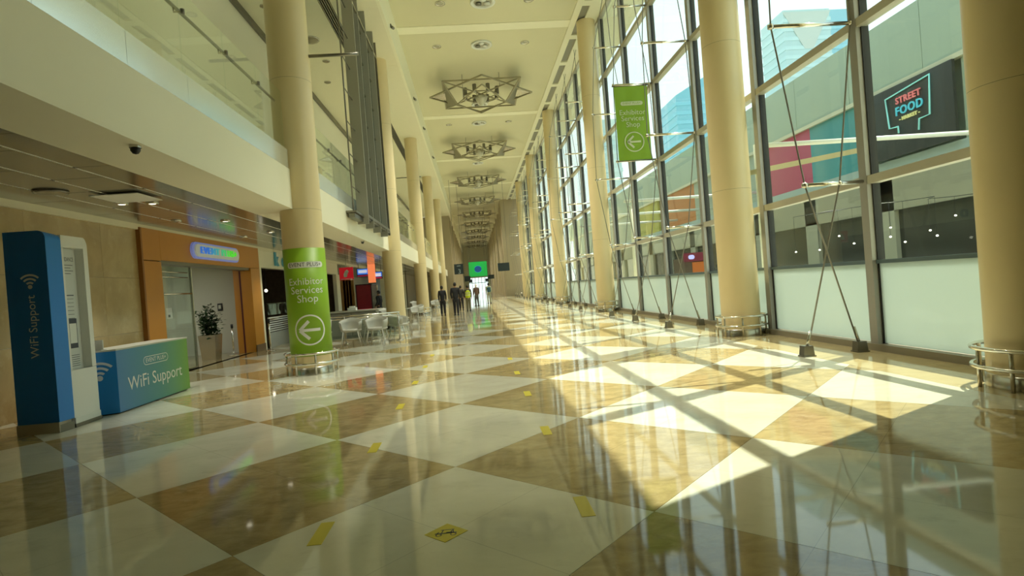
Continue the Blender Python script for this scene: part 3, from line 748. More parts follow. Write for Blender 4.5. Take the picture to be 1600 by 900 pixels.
# next shop: pale lintel with teal sign, dark interior
MB().box(-7.25,SX,19.25,30.0,2.72,3.4).build('lintel',M_CREAM,sw)
MB().box(-7.2,SX,29.6,30.3,0,2.72).build('shop_pier',M_CREAM,sw)
MB().box(-11.2,-11,19.2,30.5,0,3.3).build('dark_shop_wall',M_DARKSHOP,sw)
MB().box(-11,-7.3,29.9,30.1,0,3.3).build('dark_shop_wall',M_DARKSHOP,sw)
MB().box(-11,-7.2,19.25,30,3.2,3.3).build('dark_shop_wall',M_DARKSHOP,sw)
MB().box(-11.2,-7.05,19.25,33,-0.1,0).build('shop_room_floor',M_BROWN,sw)
tl = thing('shop_letters',(SX+0.02,20.6,3.05),'teal backlit shop letters on the pale lintel, cut off by the green column','sign')
l1 = MB(); place(l1, text_mesh('k',0.66,0.03,bold=0.02), (-6.97,20.75,3.03), U, V, (1,0,0)); l1.build('letter', mat('teal_letter',(0.05,0.22,0.25),0.4,emit=(0.15,0.5,0.5),estr=0.06), tl)
l1 = MB(); place(l1, text_mesh('o',0.66,0.03,bold=0.02), (-6.97,21.55,3.03), U, V, (1,0,0)); l1.build('letter', MATS['teal_letter'], tl)
for k,(x,y,z) in enumerate(((-8.5,20.8,2.55),(-8.9,22.0,2.3),(-8.3,20.4,2.75),(-8.0,22.4,2.0))):
    t = thing('pendant_lamp',(x,y,z),f'{["large warm","lower warm","small top","lowest"][k]} globe lamp hanging in the dark shop beside the portal','lamp','pendant lamps in the dark shop')
    MB().lathe((x,y,z-0.09),[(0,0.03),(0.04,0.045),(0.06,0.09),(0.04,0.135),(0,0.15)],14).build('globe',M_LAMP,t); MB().tube([(x,y,z+0.05),(x,y,3.2)],0.008,5).build('cord',M_BLACK,t)
t = thing('striped_screen',(-7.1,21.5,0),'low frosted screen with horizontal stripes in front of the dark shop','screen')
MB().box(-7.06,-7.02,19.7,27,0,0.5).build('lower_panel',mat('grey_panel',(0.45,0.46,0.42),0.4),t)
for k in range(7): MB().box(-7.06,-7.02,19.7,22.6,0.53+0.075*k,0.57+0.075*k).build('stripe',M_WHT,t)
MB().box(-7.05,-7.03,22.7,27,0.5,1.35).build('pane',M_SHOPGL,t); MB().box(-7.05,-7.03,19.7,22.65,1.1,1.5).build('pane',M_SHOPGL,t)
def stanchion(x,y,label,hh=0.95):
    t = thing('stanchion',(x,y,0),label,'stanchion','queue stanchions')
    MB().lathe((x,y,0),[(0.15,0),(0.15,0.015),(0.05,0.04),(0.025,0.05)],18).build('base',M_STEEL,t); MB().tube([(x,y,0.04),(x,y,hh)],0.024,10).build('post',M_CHROME,t); MB().lathe((x,y,hh-0.12),[(0.035,0),(0.035,0.12),(0,0.125)],12).build('head',M_BLACK,t)
    return t
stanchion(-7.5,17.9,'steel queue post with black head inside the orange portal')
t = stanchion(-6.55,18.35,'steel queue post standing right of the orange portal',1.0); MB().tube([(-6.55,18.35,0.98),(-6.25,18.5,1.02)],0.02,8).build('arm',M_STEEL,t)
# planter
pt = thing('potted_plant',(-7.75,17.0,0),'dark leafy plant in a tapered steel planter inside the portal','plant')
a,b_ = 0.19,0.24
MB().add([(-7.75+sx*w,17.0+sy_*w,z) for z,w in ((0,a),(0.72,b_)) for sx,sy_ in ((-1,-1),(1,-1),(1,1),(-1,1))],[(3,2,1,0),(0,1,5,4),(1,2,6,5),(2,3,7,6),(3,0,4,7)]).build('planter',M_STEEL,pt)
MB().box(-7.97,-7.53,16.78,17.22,0.62,0.66).build('soil',M_BLACK,pt)
fo = MB(); st = MB()
for k in range(12):
    an = random.random()*2*PI; L = random.uniform(0.5,0.95); top = Vector((-7.75+0.32*random.uniform(0.2,1)*math.cos(an),17.0+0.32*random.uniform(.2,1)*math.sin(an),0.66+L)); base_ = Vector((-7.75+0.08*math.cos(an),17.0+0.08*math.sin(an),0.64))
    st.tube([base_,(base_+top)/2+Vector((0,0,0.05)),top],0.008,5)
    for q in range(60):
        c = base_.lerp(top,random.uniform(0.15,1.05))+Vector([random.gauss(0,0.07) for _ in range(3)]); dr_ = Vector((random.gauss(0,1),random.gauss(0,1),random.uniform(-.6,.5))).normalized(); sd = dr_.cross(Vector((0,0,1))).normalized(); l = random.uniform(0.08,0.15); w = l*0.36
        fo.add([c,c+dr_*l*.5+sd*w,c+dr_*l,c+dr_*l*.5-sd*w-Vector((0,0,.01))],[(0,1,2,3)])
st.build('stems',M_LEAF,pt); fo.build('foliage',M_LEAF,pt)['kind'] = 'stuff'

# further shops: food court fronts
MB().box(-11.5,-11.3,30.2,YPIER,0,3.4).build('food_court_wall',mat('food_court_paint',(0.55,0.50,0.36),0.5),sw)
MB().box(-11.3,-7.1,30.2,YPIER,-0.1,0).build('food_court_floor',M_TAN,sw)
MB().box(-11.4,-7.1,30.2,YPIER,3.35,3.45).build('food_court_ceiling',M_METPAN,sw)
for k,yy in enumerate((33.0,46.0,58.5)): MB().box(-7.5,-7.05,yy,yy+0.5,0,3.4).build('shop_pier',M_CREAM,sw)
MB().box(-7.6,-7.05,60,YPIER+2,0,3.4).build('shop_front',mat('shop_front_dark',(0.20,0.17,0.12),0.4),sw)
def pix(x, y, Y):
    """world point seen at photo pixel (x,y), on the plane at distance Y down the hall (used only to measure positions)"""
    d = r2*((x-800)/FPX)-u2*((y-450)/FPX)+fwd; return Vector((0,0,1.5))+d*(Y/d.y)
def front_panel(x0,y0,x1,y1,Y,th,name,m,parent):
    a = pix(x0,y1,Y); b = pix(x1,y0,Y); return MB().box(a.x,b.x,Y,Y+th,min(a.z,b.z),max(a.z,b.z)).build(name,m,parent)
rs = thing('red_hanging_sign',tuple(pix(541,428,28)),'square red hanging sign with a white figure, left of the wood wall','sign')
a = pix(531,438,28); b = pix(551,417,28)
MB().box(a.x,b.x,28,28.06,a.z,b.z).build('panel',mat('red_sign',(0.55,0.01,0.02),0.4,emit=(0.5,0.01,0.02),estr=0.35),rs)
cx, cz = (a.x+b.x)/2, (a.z+b.z)/2
MB().slab([(cx-0.12,27.99,cz-0.17),(cx+0.02,27.99,cz-0.17),(cx+0.06,27.99,cz-0.02),(cx+0.14,27.99,cz+0.1),(cx+0.05,27.99,cz+0.19),(cx-0.06,27.99,cz+0.12),(cx-0.13,27.99,cz-0.03)],(0,0.02,0)).build('figure',M_INK,rs)
MB().box(cx-0.28,cx+0.28,27.99,28.0,cz-0.28,cz-0.25).build('underline',M_INK,rs)
MB().bar((cx,28.03,b.z),(cx,28.03,3.40),0.03).build('hanger',M_STEEL,rs)
wd = thing('wood_wall',tuple(pix(545,488,33)*Vector((1,1,0)) if False else (-7.3,32.5,0)),'tall wood-clad panel wall under the red sign','panel')
for k in range(4):
    a = pix(535+4.4*k,488,32.5); b = pix(539+4.4*k,440,32.5); MB().box(a.x,b.x,32.5,32.6,0,b.z+0.1).build('plank',M_WOOD,wd)
for k,(x0,y0,x1,y1,w) in enumerate(((558,419,575,433,'left'),(585,424,597,436,'right'))):
    t = thing('menu_screen',tuple(pix((x0+x1)/2,y1,35)),f'blue and white lit menu screen, {w} of the orange strip','screen','menu screens')
    front_panel(x0,y0,x1,y1,35,0.08,'frame',M_BLACK,t); front_panel(x0+.6,y0+.6,x1-.6,y1-3.5,34.98,0.01,'picture',mat('screen_blue',(0.03,0.1,0.4),0.3,emit=(0.06,0.22,0.8),estr=0.6),t)
    front_panel(x0+2,y0+2.5,x1-2,y0+8,34.97,0.01,'caption',mat('screen_white',(0.7,0.75,0.8),0.3,emit=(0.6,0.75,0.95),estr=0.5),t); front_panel(x0+.6,y1-3.2,x1-.6,y1-.8,34.98,0.01,'ticker',mat('screen_red',(0.4,0.02,0.04),0.3,emit=(0.5,0.02,0.1),estr=0.4),t)
    for xx in (x0+2,x1-2): q = pix(xx,y0,35.04); MB().bar(q,(q.x,q.y,3.40),0.03).build('hanger',M_DSTEEL,t)
t = thing('orange_lit_strip',tuple(pix(580,443,34)),'narrow glowing orange vertical strip between the menu screens','sign')
a = pix(576,442,34.5); b = pix(584,402,34.5); MB().box(a.x,b.x,34.5,34.62,a.z,3.39).build('panel',mat('orange_glow',(0.8,0.2,0.06),0.4,emit=(0.9,0.24,0.09),estr=0.7),t); MB().box(a.x,b.x,34.49,34.63,a.z-0.05,a.z).build('end_cap',M_DSTEEL,t)
t = thing('poster_stand',tuple(Vector((pix(568,480,32).x,32,0))),'dark red lit poster stand under the menu screens','poster')
a = pix(558,484,32); b = pix(580,443,32); MB().box(a.x,b.x,32,32.2,0,b.z).build('housing',M_BLACK,t)
MB().box(a.x+0.06,b.x-0.06,31.98,32.0,0.35,b.z-0.06).build('poster',mat('red_poster',(0.06,0.004,0.005),0.4,emit=(0.16,0.006,0.008),estr=0.15,noise=0.9,nscale=3),t)
MB().box(a.x+0.08,b.x-0.08,31.97,31.98,0.4,0.8).build('poster_band',mat('bright_red',(0.35,0.008,0.012),0.4,emit=(0.4,0.01,0.01),estr=0.15),t)
MB().box(b.x,b.x+0.3,32,32.2,0,b.z-0.1).build('side_column',M_STEEL,t)
# cafe counter behind the chairs
ct = thing('cafe_counter',(-5.2,21.5,0),'long dark grey cafe counter behind the white chairs','counter')
MB().box(-6.6,-3.7,21.2,21.9,0,0.95).build('body',mat('grey_counter',(0.22,0.23,0.21),0.4),ct); MB().box(-6.7,-3.6,21.1,22.0,0.95,1.0).build('worktop',mat('pale_top',(0.5,0.5,0.45),0.2),ct)
for k in range(3): MB().box(-6.5+0.97*k,-5.6+0.97*k,21.17,21.2,0.1,0.9).build('front_panel',mat('grey_front',(0.30,0.31,0.28),0.35),ct)
for k,(x,w) in enumerate(((-5.9,'left'),(-4.6,'right'))):
    t = thing('napkin_box',(x,21.5,1.0),f'small white box on the dark cafe counter, {w} one','box','boxes on the counter'); MB().box(x-0.16,x+0.16,21.4,21.6,1.0,1.1).build('box_body',M_WHT,t); MB().box(x-0.1,x+0.1,21.46,21.54,1.1,1.16).build('napkins',M_INK,t)
# barrier rail
br = thing('barrier_rail',(-4.2,18.35,0),'steel tube barrier with a glass infill behind the white cafe chairs','barrier')
for z in (0.9,0.82): MB().tube([(-5.9,18.35,z),(-2.45,18.35,z)],0.024,8).build('rail',M_CHROME,br)
for x in (-5.85,-4.2,-2.5):
    p_ = MB().tube([(x,18.35,0.03),(x,18.35,0.9)],0.024,8).build('post',M_STEEL,br); MB().lathe((x,18.35,0),[(0.11,0),(0.11,0.02),(0.03,0.04)],14).build('foot',M_STEEL,p_)
for x0,x1 in ((-5.8,-4.25),(-4.15,-2.55)): MB().box(x0,x1,18.345,18.355,0.12,0.78).build('glass_infill',M_SHOPGL,br)
# white tub chairs
def chair():
    t = thing('tub_chair',(0,0,0),'x','chair','white cafe tub chairs')
    sh = MB(); n = 20; rows = [(0.0,0.24,0.44),(0.35,0.29,0.50),(0.7,0.31,0.66),(1.0,0.315,0.80)]
    vs = []
    for f,r,z in rows:
        for k in range(n+1):
            a = -PI*1.28+PI*1.56*k/n     # open towards +y
            a = PI+ (k/n-0.5)*PI*1.45 -PI/2
            low = 1-0.38*abs(k/n-0.5)*2*f
            vs.append((r*math.cos(a),r*math.sin(a),0.44+(z-0.44)*low))
    L = n+1; fs = [(i*L+k,i*L+k+1,(i+1)*L+k+1,(i+1)*L+k) for i in range(3) for k in range(n)]
    inner = [(x*0.93,y*0.93,z+0.004) for x,y,z in vs]; o_ = len(vs)
    fs2 = [tuple(q+o_ for q in f[::-1]) for f in fs]; rim = [(3*L+k,3*L+k+1,o_+3*L+k+1,o_+3*L+k) for k in range(n)]
    rim += [(i*L,(i+1)*L,o_+(i+1)*L,o_+i*L) for i in range(3)]+[(i*L+n,o_+i*L+n,o_+(i+1)*L+n,(i+1)*L+n) for i in range(3)]
    sh.add(vs+inner,fs+fs2+rim,True); sh.build('backrest',M_CHAIR,t)
    MB().lathe((0,0.02,0.40),[(0.22,0),(0.285,0.03),(0.29,0.06),(0.25,0.075),(0,0.08)],20).build('seat',M_CHAIR,t)
    for sx in (-1,1):
        for sy_ in (-1,1): MB().tube([(sx*0.19,sy_*0.18,0.42),(sx*0.27,sy_*0.26,0.0)],0.015,8,radii=[0.017,0.011]).build('leg',M_CHAIR,t)
    MB().tube([(0.235*math.cos(2*PI*k/16+.2),0.225*math.sin(2*PI*k/16+.2),0.2) for k in range(16)],0.008,6,closed=True).build('stretcher',M_CHAIR,t)
    return t
ch0 = chair()
chs = [(-3.88,17.72,0.1,'white tub chair just right of the green column, its back to the camera'),(-3.08,17.66,-0.1,'white tub chair in the middle of the cafe row, its back to the camera'),(-2.55,18.75,1.4,'white tub chair at the right end of the cafe row, turned sideways'),(-4.75,17.5,-1.2,'white tub chair half hidden behind the green column'),(-3.6,19.9,PI,'white tub chair on the far side of the barrier, facing the camera')]
for k,(x,y,a,lb) in enumerate(chs):
    o = ch0 if k == 0 else copy_tree(ch0); o.location = (x,y,0); o.rotation_euler = (0,0,a); o.scale = (1.1,1.1,1.08); o['label'] = lb
for k,(x,y,a,w) in enumerate(((-4.3,27.3,0.5,'left'),(-4.0,29.0,2.2,'middle'),(-3.0,29.2,-0.6,'right'),(-4.4,41.5,0.4,'farthest'),(-3.0,42.5,-0.8,'last'))):
    o = copy_tree(ch0); o.location = (x,y,0); o.rotation_euler = (0,0,a); o['label'] = f'{w} white tub chair among those beyond the second gallery column'
for k,(x,y,lb) in enumerate(((-3.5,19.1,'square cafe table between the white tub chairs'),(-3.6,27.9,'square cafe table beyond the second gallery column'))):
    t = thing('cafe_table',(x,y,0),lb,'table','cafe tables')
    MB().box(x-0.4,x+0.4,y-0.35,y+0.35,0.72,0.75).build('table_top',mat('table_top_white',(0.6,0.6,0.55),0.25),t); MB().tube([(x,y,0.02),(x,y,0.72)],0.035,10).build('pole',M_STEEL,t); MB().lathe((x,y,0),[(0.25,0),(0.25,0.015),(0.05,0.035)],18).build('base',M_STEEL,t)

# ------------------------------------------------------------------ support kiosk and desk
kt = thing('support_totem',(-5.8,8.0,0),'tall blue totem with white wifi symbol and vertical lettering','kiosk')
kx0,kx1,ky,kz = -6.15,-5.62,7.9,2.70
def totem_prof(y0,y1,x0,x1,z0,z1,rad): # rounded upper right corner, seen from the front
    pts = [(x0,z0),(x1,z0)]+[(x1-rad+rad*math.cos(a),z1-rad+rad*math.sin(a)) for a in [PI/2*k/6 for k in range(7)]]+[(x0,z1)]
    return pts
pr = totem_prof(0,0,kx0,kx1,0.14,kz,0.10)
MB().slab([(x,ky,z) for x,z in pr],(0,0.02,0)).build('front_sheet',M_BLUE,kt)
# splayed side face
side = MB(); dx,dy = 0.03,0.24
n_ = len(pr)
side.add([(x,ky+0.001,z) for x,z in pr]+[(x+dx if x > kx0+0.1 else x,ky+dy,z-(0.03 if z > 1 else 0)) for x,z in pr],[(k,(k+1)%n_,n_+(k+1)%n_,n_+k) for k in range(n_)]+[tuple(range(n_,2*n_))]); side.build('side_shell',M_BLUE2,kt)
MB().box(kx0-0.01,kx1+0.0,ky-0.01,ky+0.22,0.0,0.14).build('plinth',mat('plinth_tan',(0.42,0.37,0.27),0.5),kt)
MB().slab([(kx1+0.002,ky+0.01,0),(kx1+0.03,ky+0.23,0),(kx1+0.03,ky+0.23,0.1),(kx1+0.002,ky+0.01,0.1)],(-0.05,0.0,0)).build('side_plinth',M_DSTEEL,kt)
MG = mat('grey_print',(0.66,0.70,0.72),0.5)
lt = MB(); place(lt,fit_text('WiFi Support',0.84),(-5.85,ky-0.003,1.43),(0,0,1),(-1,0,0),(0,-1,0)); lt.build('lettering',MG,kt)
lt = MB(); place(lt,wifi_art(0.24),(-5.85,ky-0.003,1.96),(1,0,0),(0,0,1),(0,-1,0)); lt.build('wifi_symbol',MG,kt)
# white display unit behind the totem
du = thing('guidance_display',(-5.7,8.44,0),'white rounded display stand with a printed guidance sheet behind the totem','display')
ang = math.radians(14)
Ud = Vector((math.sin(ang)*-1*0+0.0,1,0)); 
p0 = Vector((-5.61,8.17,0)); p1 = Vector((-5.62,8.71,0)); Ud = (p1-p0).normalized(); Wd = Vector((Ud.y,-Ud.x,0)); Lw = (p1-p0).length
KU = Lw/0.9; Lw = 0.9
def dq(u,z,w=0.0): return p0+Ud*u*KU+Wd*w+Vector((0,0,z))
outer = [(0,0.05),(Lw,0.05)]+[(Lw-0.14+0.14*math.cos(a),2.52+0.14*math.sin(a)) for a in [PI/2*k/6 for k in range(7)]]+[(0.0,2.66)]
# frame around an opening
def strip(u0,u1,z0,z1,w0,w1,name,m,par): MB().add([dq(u,z,w) for w in (w0,w1) for u,z in ((u0,z0),(u1,z0),(u1,z1),(u0,z1))],[(3,2,1,0),(4,5,6,7),(0,1,5,4),(1,2,6,5),(2,3,7,6),(3,0,4,7)]).build(name,m,par)
MB().slab([dq(u,z,-0.22) for u,z in outer],Wd*0.10).build('back_shell',M_WHT,du)
strip(0,Lw,0.05,0.78,-0.118,0.0,'lower_front',M_WHT,du)
MB().slab([dq(u,z,-0.118) for u,z in [(Lw-0.15,0.785),(Lw,0.785)]+[(Lw-0.14+0.14*math.cos(a),2.52+0.14*math.sin(a)) for a in [PI/2*k/6 for k in range(7)]]+[(Lw-0.15,2.66)]],Wd*0.118).build('right_frame',M_WHT,du)
strip(0,Lw-0.153,2.5,2.66,-0.118,0.0,'top_frame',M_WHT,du)
strip(0,0.06,0.785,2.495,-0.118,0.0,'left_frame',M_WHT,du)
strip(0.065,Lw-0.26,0.79,2.49,-0.117,-0.105,'sheet',mat('paper',(0.66,0.69,0.66),0.6),du)
strip(-0.02,Lw+0.02,0.0,0.05,-0.24,0.02,'base_plate',M_DSTEEL,du)
strip(0,Lw,0.05,0.13,0.0,0.012,'base_trim',M_WHT,du)
pm = MB(); place(pm,text_mesh('GUIDANCE',0.085),dq(0.42,2.34,-0.103),Ud*KU,(0,0,1),Wd)
for k in range(4): place(pm,line_art((0.16,2.26-0.04*k),(0.6-0.08*(k%2),2.26-0.04*k),0.008),dq(0,0,-0.103),Ud*KU,(0,0,1),Wd)
for k in range(7): place(pm,line_art((0.25,1.78-0.055*k),(0.54,1.78-0.055*k),0.006),dq(0,0,-0.103),Ud*KU,(0,0,1),Wd)
place(pm,line_art((0.15,1.83),(0.56,1.83),0.014),dq(0,0,-0.103),Ud*KU,(0,0,1),Wd)
for k in range(6): place(pm,line_art((0.2,0.98-0.03*k),(0.6,0.98-0.03*k),0.008),dq(0,0,-0.103),Ud*KU,(0,0,1),Wd)
pm.build('printed_text',M_DINK,du)
strip(0.3,0.58,1.08,1.5,-0.104,-0.10,'printed_phone',M_DINK,du); strip(0.325,0.555,1.15,1.43,-0.0995,-0.098,'printed_phone_screen',M_WHT,du)
# desk
MD = bpy.data.materials.new('blue_green_print'); MD.use_nodes = True; nt = MD.node_tree; b = nt.nodes['Principled BSDF']; b.inputs['Roughness'].default_value = 0.4
tc = nt.nodes.new('ShaderNodeNewGeometry'); sp_ = nt.nodes.new('ShaderNodeSeparateXYZ'); mr = nt.nodes.new('ShaderNodeMapRange'); mr.inputs['From Min'].default_value = 8.95; mr.inputs['From Max'].default_value = 11.1
rp = nt.nodes.new('ShaderNodeValToRGB'); e = rp.color_ramp.elements; e[0].color = (0.09,0.25,0.52,1); e[1].color = (0.19,0.42,0.05,1); q = e.new(0.55); q.color = (0.10,0.33,0.33,1)
nt.links.new(tc.outputs['Position'],sp_.inputs[0]); nt.links.new(sp_.outputs['Y'],mr.inputs[0]); nt.links.new(mr.outputs[0],rp.inputs[0]); nt.links.new(rp.outputs[0],b.inputs['Base Color'])
dk = thing('support_desk',(-5.8,10.0,0),'low desk with blue to green front and white support lettering','desk')
MB().box(-5.515,-5.50,8.98,11.1,0.02,0.96).build('front_sheet',MD,dk)
MB().slab([(-5.502,8.98,0.02),(-6.05,8.74,0.02),(-6.05,8.74,0.96),(-5.502,8.98,0.96)],(0.0,0.015,0)).build('end_sheet',mat('mid_blue_vinyl',(0.01,0.20,0.58),0.4),dk)
MB().prism([(-6.04,8.78),(-5.52,9.0),(-5.52,11.09),(-6.04,11.09)],0.02,0.955).build('body',M_WHT,dk)
MB().prism([(-6.08,8.73),(-5.49,8.97),(-5.49,11.11),(-6.08,11.11)],0.962,0.985).build('worktop',mat('desk_top',(0.55,0.56,0.5),0.3),dk)
MB().prism([(-6.0,8.82),(-5.54,9.02),(-5.54,11.06),(-6.0,11.06)],0,0.02).build('plinth',M_BLACK,dk)
lt = MB(); place(lt,fit_text('WiFi Support',1.62),(-5.497,10.03,0.40),(0,1,0),(0,0,1),(1,0,0)); lt.build('lettering',M_INK,dk)
lt = MB(); place(lt,pill_ring(0.74,0.14,0.010),(-5.497,10.04,0.71),(0,1,0),(0,0,1),(1,0,0)); place(lt,fit_text('EVENT PLUS+',0.6),(-5.497,10.04,0.71),(0,1,0),(0,0,1),(1,0,0)); lt.build('name_badge',M_INK,dk)
ed = Vector((0.548,0.24,0)).normalized()
lt = MB(); place(lt,wifi_art(0.34),Vector((-5.70,8.89,0.57))+Vector((ed.y,-ed.x,0))*0.012,ed,(0,0,1),Vector((ed.y,-ed.x,0))); lt.build('wifi_symbol',mat('pale_print',(0.5,0.58,0.65),0.5),dk)
t = thing('leaflet_holder',(-5.75,8.98,0.985),'small clear leaflet holder on the desk corner','holder')
MB().box(-5.82,-5.68,8.98,9.0,0.985,1.14).build('sleeve',mat('clear_sleeve',(0.6,0.62,0.58),0.2),t); MB().box(-5.82,-5.68,8.94,9.06,0.985,0.995).build('foot',MATS['clear_sleeve'],t)

# ------------------------------------------------------------------ hanging green banner
bn = thing('hanging_banner',(5.0,18.33,5.25),'lime green hanging banner with shop directions and left arrow near the glazing','banner')
bx0,bx1,by,bz0,bz1 = 5.03,6.13,18.3,5.25,7.70
def gridcloth():
    vs=[];fs=[];nx,nz=10,14
    for j in range(nz+1):
        for i in range(nx+1): vs.append((bx0+(bx1-bx0)*i/nx,by-0.06+0.012*math.sin(i*1.3)*math.sin(j*.9),bz0+(bz1-bz0)*j/nz))
    for j in range(nz):
        for i in range(nx): a=j*(nx+1)+i; fs.append((a,a+1,a+nx+2,a+nx+1))
    o=len(vs); vs2=[(x,y+0.004,z) for x,y,z in vs]; return vs+vs2, fs+[tuple(q+o for q in f[::-1]) for f in fs]
v_,f_ = gridcloth(); MB().add(v_,f_,True).build('cloth',M_GREEND,bn)
for z in (bz0,bz1): MB().tube([(bx0-0.06,by-0.058,z),(bx1+0.06,by-0.058,z)],0.018,8).build('rod',M_DSTEEL,bn)
for x in (bx0,bx1): MB().tube([(x,by-0.058,bz1),(x,by-0.02,bz1+0.08)],0.008,5).build('tie',M_WIRE,bn)
cxb=(bx0+bx1)/2; BI=mat('banner_print',(0.62,0.66,0.42),0.6)
pl=MB(); place(pl,pill_art(0.74,0.13),(cxb,by-0.08,7.12),(1,0,0),(0,0,1),(0,-1,0)); pl=pl.build('name_plate',BI,bn)
lt=MB(); place(lt,text_mesh('EVENT PLUS+',0.10),(cxb,by-0.084,7.12),(1,0,0),(0,0,1),(0,-1,0)); lt.build('plate_lettering',M_GREEND,pl)
for k,tx in enumerate(('Exhibitor','Services','Shop')):
    lt=MB(); place(lt,text_mesh(tx,0.235),(cxb,by-0.08,6.82-0.2*k),(1,0,0),(0,0,1),(0,-1,0)); lt.build('lettering',BI,bn)
lt=MB(); place(lt,arrow_art(0.33),(cxb+0.0,by-0.08,5.86),(1,0,0),(0,0,1),(0,-1,0)); lt.build('arrow',BI,bn)

# ------------------------------------------------------------------ chandeliers
MCH = mat('chandelier_frame',(0.34,0.31,0.20),0.4,0.4); MPL = mat('chandelier_mesh_plate',(0.24,0.22,0.15),0.5,0.3)
def chandelier():
    t = thing('chandelier',(0,0,0),'x','chandelier','star chandeliers')
    A=2.05; T=2.85; z=0.0
    sq=[(-A,-A,z+0.12),(A,-A,z+0.12),(A,A,z-0.02),(-A,A,z-0.02)]; dm=[(-T,0,0),(0,-T,0.05),(T,0,0),(0,T,-0.05)]
    inn=[(-1.35,0,-0.45),(1.35,0,-0.45)]
    for k in range(4): MB().bar(sq[k],sq[(k+1)%4],0.07).build('frame_bar',MCH,t)
    for k in range(4): MB().bar(dm[k],dm[(k+1)%4],0.07).build('frame_bar',MCH,t)
    for k in range(4): MB().bar(dm[k],dm[(k+1)%4],0.05).build('frame_bar',MCH,t) if False else None
    for a,b_ in ((sq[0],sq[2]),(sq[1],sq[3]),(sq[0],inn[0]),(sq[3],inn[0]),(sq[1],inn[1]),(sq[2],inn[1]),(inn[0],(0,2.3,-0.3)),(inn[1],(0,2.3,-0.3)),(inn[0],(0,-2.2,-0.2)),(inn[1],(0,-2.2,-0.2)),(dm[0],(-1.5,1.2,-.1)),(dm[2],(1.5,1.2,-.1))):
        MB().bar(a,b_,0.055).build('strut',MCH,t)
    MB().slab([sq[0],sq[3],inn[0]],(0.03,0,0.01)).build('mesh_plate',MPL,t); MB().slab([sq[1],sq[2],inn[1]],(-0.03,0,0.01)).build('mesh_plate',MPL,t)
    for sx in (-1,1): MB().slab([(sx*T,0,0),(sx*1.9,-0.55,0.03),(sx*1.9,0.55,-0.03)],(0,0,0.03)).build('tip_plate',M_STEEL,t)
    hb=MB().lathe((0,0,-0.62),[(0,0),(0.13,0.1),(0.30,0.32),(0.36,0.5),(0.30,0.52),(0,0.46)],20).build('bowl',mat('chandelier_glass',(0.62,0.60,0.48),0.3),t)
    MB().tube([(0.95*math.cos(2*PI*k/24),0.95*math.sin(2*PI*k/24),-0.1) for k in range(24)],0.035,6,closed=True).build('lamp_ring',MCH,t)
    for k in range(8):
        a=2*PI*k/8+0.39; x,y=0.95*math.cos(a),0.95*math.sin(a)
        c=MB().lathe((x,y,-0.12),[(0.1,0),(0.11,0.08),(0.11,0.42),(0.06,0.44)],10).build('lamp_cup',M_DSTEEL,t); MB().lathe((x,y,-0.2),[(0,0),(0.07,0.03),(0.08,0.08)],10).build('lamp_glass',MATS['chandelier_glass'],c)
        MB().bar((x*0.45,y*0.45,-0.25),(x,y,-0.1),0.03).build('spoke',MCH,t)
    for x,y in ((-1.0,-1),(1,-1),(1,1),(-1,1)): MB().tube([(x,y,0.08),(x,y,0.84)],0.012,5).build('suspension_wire',M_DSTEEL,t)
    return t
c0=chandelier()
for k in range(11):
    yy=31.65+BAY*k
    if yy>YEND-2: break
    o=c0 if k==0 else copy_tree(c0)
    o.location=(1.2,yy,12.2); o['label']=f'{ords[k]} star-shaped chandelier down the hall ceiling'

# ------------------------------------------------------------------ floor markings
n_=0
for side,x,ys in (('left',-1.1,[3.71,5.66,7.6,9.5,11.4,13.3]),('right',0.61,[3.71,5.7,7.7,9.6,11.5])):
    for k,y in enumerate(ys):
        o=MB().box(x-0.045,x+0.045,y-0.17,y+0.17,0.0,0.0025).build('floor_tape',M_YEL,None,(x,y,0)); tag(o,f'{ords[k]} yellow tape dash on the floor in the {side} row','tape','yellow floor tape dashes')
sg=thing('floor_sticker',(-0.29,3.52,0),'yellow diamond floor sticker with a black buggy pictogram','sticker')
d_=0.135
MB().slab([(-0.29-d_*1.0,3.52,0.0005),(-0.29,3.52-d_,0.0005),(-0.29+d_,3.52,0.0005),(-0.29,3.52+d_,0.0005)],(0,0,0.002)).build('sheet',M_YEL,sg)
art=join_art(ring_art(0.013,0.02,n=14,c=(-0.045,-0.03)),ring_art(0.013,0.02,n=14,c=(0.045,-0.03)),line_art((-0.07,-0.01),(0.065,-0.01),0.012),line_art((-0.03,-0.01),(-0.02,0.035),0.007),line_art((0.045,-0.01),(0.04,0.035),0.007),line_art((-0.035,0.038),(0.05,0.038),0.008),line_art((-0.06,-0.01),(-0.045,0.012),0.008),line_art((0.0,-0.005),(0.035,-0.005),0.02),line_art((0.03,0.0),(0.034,0.022),0.008))
pm=MB(); place(pm,art,(-0.29,3.52,0.0032),(1,0,0),(0,1,0),(0,0,1)); pm.build('pictogram',M_DINK,sg)

